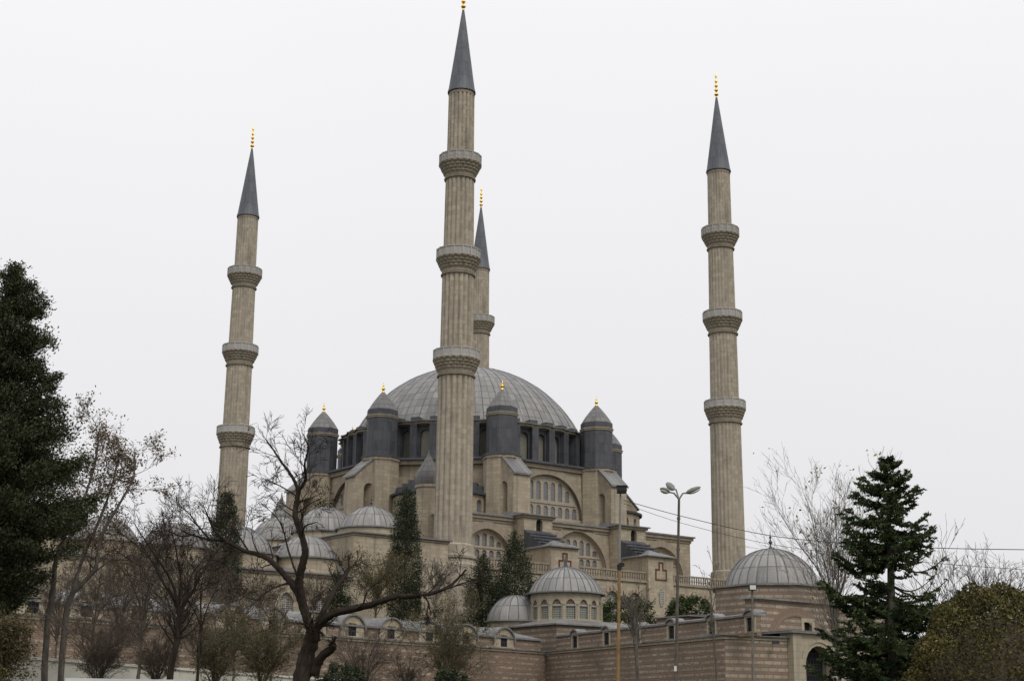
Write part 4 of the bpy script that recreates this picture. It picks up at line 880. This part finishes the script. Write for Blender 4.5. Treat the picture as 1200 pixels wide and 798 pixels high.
# clipped hedge ball in the right corner
def hedge():
    Y = 16; c0 = at(1176, 800, Y); cx = c0[0]; z0 = gz((cx, Y)); root = thing('hedge', (cx, Y, z0), 'big rounded clipped bush with brown and olive leaves in the lower right corner', 'hedge')
    cz, rx, rz = -.12, 1.12, 1.66; n = 110000; v = rdir(n); v = v[v[:, 2] > -.75]; n = len(v)
    lump = 1+.035*np.sin(v[:, 0]*7+1)*np.sin(v[:, 2]*6+v[:, 1]*5)+.028*np.sin(v[:, 0]*17+v[:, 2]*13)
    C = np.array([cx, Y, cz])+v*np.array([rx, rx, rz])*(lump*(1-np.abs(RNG.normal(scale=.055, size=n))+.02))[:, None]
    tm = MB()
    for i in range(260):
        d = rdir(1)[0]; d[2] = abs(d[2])*1.0-.2; p1 = np.array([cx, Y, cz])+d*np.array([rx, rx, rz])*.99; p0 = np.array([cx+random.gauss(0, .15), Y+random.gauss(0, .15), z0])
        mid = p0*.4+p1*.6+RNG.normal(scale=.08, size=3); tm.tube([p0, mid, p1], [.014, .009, .003], 3)
    tm.build('stems', TWIGR, root)
    core = MB(); core.lathe((cx, Y), [(.02, cz-rz*.7)]+[(rx*.8*math.sin(t), cz-rz*.8*math.cos(t)) for t in [.35+i*.2 for i in range(14)]]+[(.02, cz+rz*.8)], 24); core.build('inner_twigs', TWIGR, root, 179)
    quads('foliage', L_HEDGE, root, *leaves(C, .0165, .6, v, .35))
hedge()
# ------------------------------------------------------------------ bare trees
def path(Y, *pp): return [at(p[0], p[1], Y+(p[2] if len(p) > 2 else 0)) for p in pp]
# black foreground tree
YB = 30; g0 = gz(at(352, 798, YB)); bl = [
 (path(YB, (348, 862), (353, 798), (361, 764, .1), (367, 738)), 0.1892, 0.1386, .8, .97),
 (path(YB, (368, 792), (375, 772, -.1), (388, 760, -.3), (390, 755, -.35)), 0.0946, 0.0714, .2, .85),
 (path(YB, (364, 748), (373, 733, -.1), (390, 719, -.3), (419, 712, -.6), (445, 705, -.8), (463, 699, -.9), (490, 698, -.9), (513, 693, -.7), (530, 684, -.5), (546, 667, -.4)), 0.0989, 0.0185, 1.0, .25),
 (path(YB, (497, 698, -.9), (502, 706, -.9), (505, 720, -.8)), 0.0258, 0.0084, .4, .4),
 (path(YB, (513, 693, -.7), (532, 687, -.9), (552, 680, -1.1), (566, 676, -1.2)), 0.0215, 0.0059, .4, .3),
 (path(YB, (366, 744), (357, 716, .1), (349, 694, .2), (337, 678, .4), (325, 664, .6), (309, 652, .8), (286, 645, 1.0), (264, 634, 1.1), (240, 631, 1.3), (214, 622, 1.5)), 0.0989, 0.0151, 1.15, .42),
 (path(YB, (266, 635, 1.1), (252, 622, 1.0), (245, 608, .9), (238, 592, .7)), 0.0430, 0.0084, .8, .25),
 (path(YB, (246, 632, 1.3), (232, 616, 1.5), (222, 602, 1.6), (210, 592, 1.7)), 0.0258, 0.0067, .85, .1),
 (path(YB, (228, 626, 1.4), (212, 628, 1.2), (196, 622, 1.0), (182, 626, .9)), 0.0215, 0.0059, .8, .1),
 (path(YB, (292, 647, 1.0), (280, 628, 1.4), (268, 612, 1.7), (264, 596, 1.9)), 0.0258, 0.0067, .7, .2),
 (path(YB, (340, 682, .4), (318, 690, 0), (302, 702, -.3), (290, 700, -.5)), 0.0258, 0.0067, .8, .2),
 (path(YB, (350, 600, 0), (364, 590, -.3), (376, 584, -.5)), 0.0189, 0.0059, .6, .2),
 (path(YB, (357, 716, .1), (351, 690, 0), (352, 672, -.1), (357, 652, -.2), (357, 640, -.2), (351, 620, -.1), (346, 603, 0), (348, 586, .1), (350, 574, .1)), 0.0903, 0.0462, .75, .5),
 (path(YB, (350, 575, .1), (342, 558, .2), (331, 543, .4), (321, 528, .5), (311, 514, .6)), 0.0413, 0.0118, .85, .15),
 (path(YB, (350, 575, .1), (358, 562, 0), (357, 544, -.3), (361, 524, -.4), (355, 508, -.5)), 0.0387, 0.0109, .8, .2),
 (path(YB, (349, 582, .1), (338, 575, .4), (322, 566, .7), (308, 560, .9)), 0.0215, 0.0067, .6, .2),
 (path(YB, (369, 738), (385, 704, .5), (402, 677, .9), (410, 664, 1.1)), 0.0731, 0.0336, .7, .5),
 (path(YB, (350, 680, .1), (338, 645, .5), (330, 615, .8), (318, 600, 1.0)), 0.0258, 0.0084, .7, .3)]
bare_tree('bare_tree', 'large gnarled black bare tree with a long sideways limb reaching right', 'tree', (at(352, 800, YB)[0], YB, g0), bl,
  Cfg(kids=(9, 6, 4), ratio=(.9, .62, .6), ang=(46, 40, 38), wander=.16, up=.03, rmin=.0046, step=.1, thin=.38), BARKD, BARKD)
# withered leaf tree with twin stems
YW = 48; wl = [
 (path(YW, (50, 862), (55, 740), (62, 690), (66, 655), (80, 620), (100, 580), (112, 540), (116, 505)), .11, .025, 1.7, .4),
 (path(YW, (66, 862), (76, 735), (83, 700), (100, 680), (112, 665), (118, 630), (140, 590), (156, 560), (158, 530)), .11, .022, 1.7, .4),
 (path(YW, (83, 700, 0), (95, 660, .5), (120, 600, .9), (132, 565, 1.2), (140, 530, 1.4)), .07, .02, 1.6, .3)]
bare_tree('withered_tree', 'twin stemmed tree with withered brown leaves beside the huge conifer', 'tree', (at(60, 800, YW)[0], YW, gz(at(60, 800, YW))), wl,
  Cfg(kids=(17, 8, 5), ratio=(.85, .55, .5), ang=(54, 44, 40), wander=.14, up=.02, rmin=.0055, step=.18, thin=.42), BARKG, TWIGR, None, L_BROWN, .05, .3, 6, .11)
def simple_tree(px, Y, ytop, label, n, r, lean, cfg, bark, twig, name='bare_tree', fork=None, group=None, zb=None, **k):
    b = at(px, 800, Y); z0 = zb if zb is not None else gz(b); H = at(px, ytop, Y)[2]-z0; base = (b[0], Y, z0)
    if fork:
        hf = at(px, fork, Y)[2]; tr_ = [([(b[0], Y, z0-.1), (b[0]+random.gauss(0, .05), Y, (z0+hf)/2), (b[0]+random.gauss(0, .05), Y, hf)], r, r*.75, H*.3, .8)]
        limbs = tr_+[([(p[0], p[1], p[2]) for p in l[0]], r*.55, r*.12, l[3], .12) for l in up_limbs((tr_[0][0][-1][0], Y, hf), (H-(hf-z0))*.8, n, r, lean, 4)]
    else: limbs = up_limbs(base, H*.8, n, r, lean, 4)
    return bare_tree(name, label, k.pop('cat', 'tree'), base, limbs, cfg, bark, twig, group, **k)
thk = lambda **q: Cfg(**{**dict(kids=(9, 6, 3), ratio=(.75, .6, .55), ang=(40, 38, 36), wander=.15, up=.06, rmin=.007, step=.22), **q})
simple_tree(203, 38, 592, 'dark bare tree with a forked crown left of the gnarled black tree', 5, .095, .62, thk(thin=.42), BARKD, BARKD, fork=742)
simple_tree(232, 41, 612, 'thin dark bare tree with straggling twigs right beside the forked one', 4, .05, .5, thk(), BARKD, TWIGR, fork=760)
simple_tree(160, 52, 588, 'brown bare tree with a dense haze of fine twigs behind the scrub', 7, .07, .6, thk(kids=(10, 7, 4), rmin=.006), BARKG, TWIGR, fork=740)
simple_tree(105, 56, 640, 'low brown bare tree behind the twin stemmed withered one', 6, .06, .65, thk(kids=(9, 6, 4)), BARKG, TWIGR, fork=750)
simple_tree(62, 66, 640, 'pale brown bare tree behind the trunks of the twin stemmed tree', 7, .06, .7, thk(kids=(9, 7, 4), rmin=.007), BARKG, TWIGR, fork=745)
simple_tree(135, 70, 618, 'wide brown bare tree with a fine twig haze before the market wall', 8, .07, .75, thk(kids=(9, 7, 5), rmin=.007), BARKG, TWIGR, fork=745)
simple_tree(205, 68, 630, 'fine twigged brown bare tree directly behind the dark forked tree', 8, .06, .75, thk(kids=(9, 7, 5), rmin=.007), BARKG, TWIGR, fork=750)
simple_tree(272, 60, 655, 'brownish bare tree in front of the slim ragged cypress', 6, .06, .6, thk(kids=(9, 6, 4)), BARKG, TWIGR, fork=760)
simple_tree(318, 64, 668, 'spindly bare tree behind the gnarled black trunk', 5, .06, .6, thk(kids=(9, 6, 3)), BARKG, TWIGR, fork=770)
simple_tree(745, 66, 668, 'grey bare tree with wide open branches just right of the ochre pole', 6, .1, .6, thk(kids=(6, 4, 2), rmin=.009), BARKG, BARKG, fork=752)
simple_tree(838, 64, 622, 'tall thin leafless sapling in front of the corner of the striped wall', 3, .05, .28, thk(kids=(5, 3, 1), rmin=.008, ratio=(.4, .5, .5)), BARKG, BARKG, fork=735)
simple_tree(984, 78, 556, 'pale leafless poplar with upright branches behind the dark spruce', 8, .11, .34, thk(kids=(13, 7, 3), ang=(26, 26, 26), up=.09, rmin=.0075, step=.4, thin=.42), BARKG, TWIGP, fork=760, leaf=L_YEL, lsize=.1, lprob=.025, lper=2, lspread=.15)
for px, yt, lb, sd in ((1112, 640, 'leafless shrub with thin upright twigs between spruce and hedge', 4), (1150, 632, 'leafless shrub with upright twigs rising behind the hedge', 6), (1192, 622, 'leafless shrub with upright twigs at the right edge of the view', 6)):
    simple_tree(px, 42, yt, lb, sd+3, .028, .42, thk(kids=(8, 5, 2), ang=(28, 28, 28), rmin=.0055, up=.08, thin=.42), BARKB, BARKB, 'bare_shrub', None, 'leafless shrubs behind the hedge', cat='shrub')
simple_tree(508, 132, 646, 'pale branched bare tree on the terrace below the nearest minaret', 6, .14, .5, thk(kids=(7, 4, 2), rmin=.022, step=.5), TWIGP, TWIGP, fork=705, zb=7.0)
simple_tree(438, 128, 636, 'small tree with spreading branches and sparse olive leaves beside the columnar cypress', 8, .1, .62, thk(kids=(8, 6, 4), rmin=.012, step=.5), TWIGO, TWIGO, fork=715, zb=7.0, leaf=L_OLIVE, lsize=.075, lprob=.45, lper=3, lspread=.22)
simple_tree(365, 134, 668, 'bare brown tree on the terrace before the courtyard wing windows', 7, .09, .65, thk(kids=(8, 6, 4), rmin=.013, step=.5), BARKB, TWIGR, fork=720, zb=7.0)
simple_tree(300, 133, 672, 'bare olive brown tree on the terrace under the leftmost arcade windows', 7, .09, .7, thk(kids=(8, 6, 4), rmin=.013, step=.5), BARKB, TWIGO, fork=720, zb=7.0)
# multi-stem shrubs
def shrub(px, Y, ytop, label, n, lean, twig, group=None, name='bare_shrub', kids=(9, 6, 3), leaf=None, lprob=.3, lsize=.05, rmin=.007, lper=2):
    simple_tree(px, Y, ytop, label, n, .022, lean, thk(kids=kids, ang=(34, 38, 40), rmin=rmin*.75, up=.03, wander=.2, ratio=(.6, .6, .55), thin=.45), twig, twig, name, None, group, cat='shrub', leaf=leaf, lsize=lsize, lprob=lprob, lper=lper, lspread=.08)
shrub(528, 60, 690, 'fan shaped olive shrub of many thin stems in front of the market wall', 15, .5, TWIGO, leaf=L_OLIVE, lprob=.3, lsize=.035, kids=(9, 7, 4))
shrub(115, 44, 700, 'dense brown shrub of fine twigs at the foot of the twin stemmed tree', 16, .6, TWIGR, kids=(9, 7, 4))
shrub(182, 47, 715, 'brushy brown shrub of upright stems just left of the forked tree', 16, .5, TWIGR, kids=(8, 6, 4))
shrub(252, 45, 705, 'olive brown shrub with fine hazy twigs under the sideways black branch', 14, .65, TWIGO, leaf=L_OLIVE, lprob=.12, lsize=.035, kids=(9, 7, 4))
shrub(306, 48, 700, 'wide olive shrub with a little yellowish foliage left of the black trunk', 15, .7, TWIGO, leaf=L_OLIVE, lprob=.2, lsize=.035, kids=(9, 7, 4))
shrub(425, 58, 725, 'brown hazy shrub to the right of the black trunk before the brick wall', 15, .8, TWIGR, kids=(8, 6, 4))
shrub(478, 62, 745, 'low tangled brown shrub beneath the long sideways limb', 12, .8, TWIGR)
shrub(-2, 43, 700, 'olive yellow shrub with small leaves at the left edge', 12, .4, TWIGO, leaf=L_OLIVE, lprob=.6, lsize=.04, lper=4)
bush(527, 798, 58, 44, 26, 'small dark clipped bush at the foot of the fan shaped shrub', 2600, 21, L_CYP, zb=.9, size=.06)
bush(400, 797, 57, 60, 34, 'low dark green bush beside the black trunk', 3000, 22, L_CYP, zb=.9, size=.06)

# ------------------------------------------------------------------ lamp posts, floodlights, wires, low walls
YP = 60
def pole(p0, p1, r0, r1, n=12): m = MB(); m.tube([p0, p1], [r0, r1], n); return m
b = at(724, 800, YP); z0 = gz(b); zt = at(727, 577, YP)[2]; zm = at(726, 664, YP)[2]
fp = thing('floodlight_mast', (b[0], YP, z0), 'ochre painted mast with a grey top section carrying a black floodlight box', 'mast')
xb = lambda z: b[0]+(at(727, 578, YP)[0]-b[0])*(z-b[2])/(zt-b[2])
lo = pole((xb(z0), YP, z0-.1), (xb(zm), YP, zm), .07, .058)
for i in range(5): z = z0+1.2+1.1*i; lo.tube([(xb(z), YP, z), (xb(z), YP, z+.06)], .08, 12)
lo.build('ochre_shaft', YELLOW, fp, 40); pole((xb(zm), YP, zm), (xb(zt), YP, zt), .05, .04).build('steel_shaft', GALV, fp, 40)
m = MB(); m.tube([(xb(zm), YP, zm-.12), (xb(zm), YP, zm+.1)], .095, 12); m.box(xb(zm)-.02, xb(zm)+.2, YP-.1, YP+.05, zm+.02, zm+.16); m.build('clamp', BLACKM, fp)
m = MB(); xt = xb(zt); m.box(xt-.14, xt+.24, YP-.24, YP+.18, zt-.02, zt+.22); m.box(xt-.17, xt+.27, YP-.27, YP+.21, zt+.223, zt+.26); m.box(xt-.16, xt+.26, YP-.26, YP-.243, zt+.04, zt+.1); fb = m.build('floodlight', BLACKM, fp)
m = MB(); m.box(xt-.09, xt+.19, YP+.1805, YP+.186, zt+.02, zt+.19); m.build('lens', GALV, fb)
# twin headed street lamp
b = at(792, 800, YP); z0 = gz(b); tp = at(795.7, 585, YP); xs_ = lambda z: b[0]+(tp[0]-b[0])*(z-b[2])/(tp[2]-b[2]); lp = thing('street_lamp', (b[0], YP, z0), 'tall grey street lamp with three pale lamp heads on splayed arms', 'street lamp')
m = pole((xs_(z0), YP, z0-.1), (xs_(tp[2]), YP, tp[2]), .075, .05)
for t in (.45, .6, .75, .9): z = z0+(tp[2]-z0)*t; m.tube([(xs_(z), YP, z), (xs_(z), YP, z+.1)], .072, 10)
m.build('post', BARKG, lp, 40)
for (ax, ay, ad), (hx, hy, hd_) in (((784, 576.5, -.25), (774.5, 572, -.5)), ((789, 573.5, .3), (782.5, 565.5, .8)), ((804.5, 577.5, 0), (820.5, 570.5, .1))):
    a_ = at(ax, ay, YP+ad); h_ = at(hx, hy, YP+hd_)
    m = MB(); m.tube([tp, ((tp[0]+a_[0])/2, (tp[1]+a_[1])/2, a_[2]-.02), a_], .035, 8); m.build('arm', GALV, lp, 40)
    ax_, hh = Vector(a_), Vector(h_); dv = (hh-ax_).normalized(); sd_ = dv.cross(Vector((0, 0, 1))).normalized(); up_ = sd_.cross(dv)
    m = MB(); rows = []
    for t, w_, hg in ((0, .05, .05), (.15, .12, .09), (.45, .17, .11), (.8, .15, .08), (1, .06, .03)):
        c_ = ax_+(hh-ax_)*t; rows.append([c_+sd_*w_*math.cos(q)+up_*hg*math.sin(q) for q in [2*PI*j/12 for j in range(12)]])
    m.grid(rows, True, None, True, True); hd = m.build('lamp_head', GALV, lp, 50)
    m = MB(); rows = []
    for t, w_, hg in ((.2, .08, .04), (.45, .135, .07), (.75, .12, .06), (.95, .05, .02)):
        c_ = ax_+(hh-ax_)*t-up_*.075; rows.append([c_+sd_*w_*math.cos(q)+up_*hg*math.sin(q) for q in [2*PI*j/12 for j in range(12)]])
    m.grid(rows, True, None, True, True); m.build('diffuser', LAMPG, hd, 60)
pa = MB(); q_ = at(791.5, 783, YP-.12); pa.box(q_[0]-.05, q_[0]+.05, YP-.13, YP-.11, q_[2]-.1, q_[2]+.1); pa.build('sticker', LAMPG, lp)
# slim floodlight pole
b = at(882, 800, YP); z0 = gz(b); tp = at(881.5, 691, YP); sp = thing('floodlight_pole', (b[0], YP, z0), 'slim pale pole with a square floodlight in front of the domed hall', 'light pole')
pole((b[0], YP, z0-.1), tp, .06, .045).build('post', TWIGP, sp, 40); m = MB(); m.box(tp[0]-.15, tp[0]+.15, YP-.2, YP+.06, tp[2]-.02, tp[2]+.2); fl = m.build('floodlight', BLACKM, sp)
m = MB(); m.box(tp[0]-.12, tp[0]+.12, YP-.205, YP-.2005, tp[2], tp[2]+.17); m.build('lens', LAMPG, fl)
# wires from the mast to beyond the right edge
mt = at(731, 587, YP)
for i, (sy, pts, lb) in enumerate(((586, ((800, 605), (900, 627), (1000, 637), (1100, 642), (1210, 644)), 'upper black overhead wire running right from the floodlight mast'), (590, ((800, 613), (900, 637), (1000, 650), (1100, 660), (1210, 668)), 'lower thinner overhead wire running right from the floodlight mast'))):
    P_ = [at(731, sy, YP)]+[at(x, y, YP-(k+1)*2.2) for k, (x, y) in enumerate(pts)]
    fine = []
    for k in range(len(P_)-1):
        a, b_, c, d = [Vector(P_[min(max(k+j, 0), len(P_)-1)]) for j in (-1, 0, 1, 2)]
        for q in range(6): t = q/6; fine.append(.5*((2*b_)+(c-a)*t+(2*a-5*b_+4*c-d)*t*t+(3*b_-a-3*c+d)*t*t*t))
    m = MB(); m.tube(fine+[Vector(P_[-1])], .014 if i == 0 else .009, 5); tag(m.build('overhead_wire', BLACKM), lb, 'wire')
# floodlights on the market wall
for px, py, Yd, lb in ((909, 752, 111.8, 'black floodlight fixed to the wall just left of the stone gateway'), (643, 766, 133.2, 'black floodlight fixed in the inner corner of the market wall')):
    c = at(px, py, Yd-.35); r_ = thing('wall_floodlight', c, lb, 'floodlight'); m = MB(); m.hexa([(c[0]-.28, c[1]-.2, c[2]-.16), (c[0]+.28, c[1]-.2, c[2]-.16), (c[0]+.28, c[1]+.1, c[2]-.1), (c[0]-.28, c[1]+.1, c[2]-.1), (c[0]-.22, c[1]-.15, c[2]+.1), (c[0]+.22, c[1]-.15, c[2]+.1), (c[0]+.22, c[1]+.1, c[2]+.14), (c[0]-.22, c[1]+.1, c[2]+.14)]); m.build('housing', BLACKM, r_)
    m = MB(); m.tube([(c[0], c[1]+.1, c[2]), (c[0], c[1]+.6, c[2]+.05)], .04, 6); m.build('bracket', BLACKM, r_)
# low cream walls at the lower left
def low_wall(name, label, p, q, h, th, mat, cap):
    d = (q[0]-p[0], q[1]-p[1]); L = math.hypot(*d); d = (d[0]/L, d[1]/L); n = (d[1], -d[0]); zt_ = p[2]; r_ = thing(name, (p[0], p[1], zt_-h), label, 'wall')
    m = MB(); strip(m, p, d, n, 0, L, 0, -th, zt_-h, zt_-.1); m.build('wall', mat, r_); m = MB(); strip(m, p, d, n, -.02, L+.02, .06, -th-.06, zt_-.097, zt_); m.build('coping', cap, r_); return r_
a_, b_ = at(-60, 764, 47), at(402, 797, 70); zz = at(0, 768, 50)[2]
low_wall('garden_wall', 'long low cream rendered wall running behind the scrub', (a_[0], a_[1], zz), (b_[0], b_[1], zz), 2.0, .3, PLASTER, PLASTER)
a_, b_ = at(78, 794, 33), at(222, 797, 33.5)
low_wall('white_wall', 'short white low wall in front of the scrub', (a_[0], a_[1], a_[2]), (b_[0], b_[1], a_[2]), 1.4, .7, WHITEW, WHITEW)
c = at(-2, 777, 46); r_ = thing('green_door', (c[0], c[1], gz(c)), 'green metal panel door in the low wall at the left edge', 'door'); m = MB(); m.box(c[0]-.6, c[0]+.2, c[1]-.05, c[1]+.05, gz(c), c[2]); m.build('panel', GREENP, r_)
m = MB(); m.box(c[0]+.203, c[0]+.27, c[1]-.08, c[1]+.08, gz(c), c[2]+.03); m.build('frame', GREENP, r_)
c = at(361, 757, 52); r_ = thing('post', (c[0], c[1], gz(c)), 'thin pale yellow post showing beside the black trunk', 'post'); m = MB(); m.tube([(c[0], c[1], gz(c)), c], .05, 8); m.build('shaft', TWIGP, r_); m = MB(); m.tube([c, (c[0], c[1], c[2]+.06)], [.06, .03], 8); m.build('cap', TWIGP, r_)
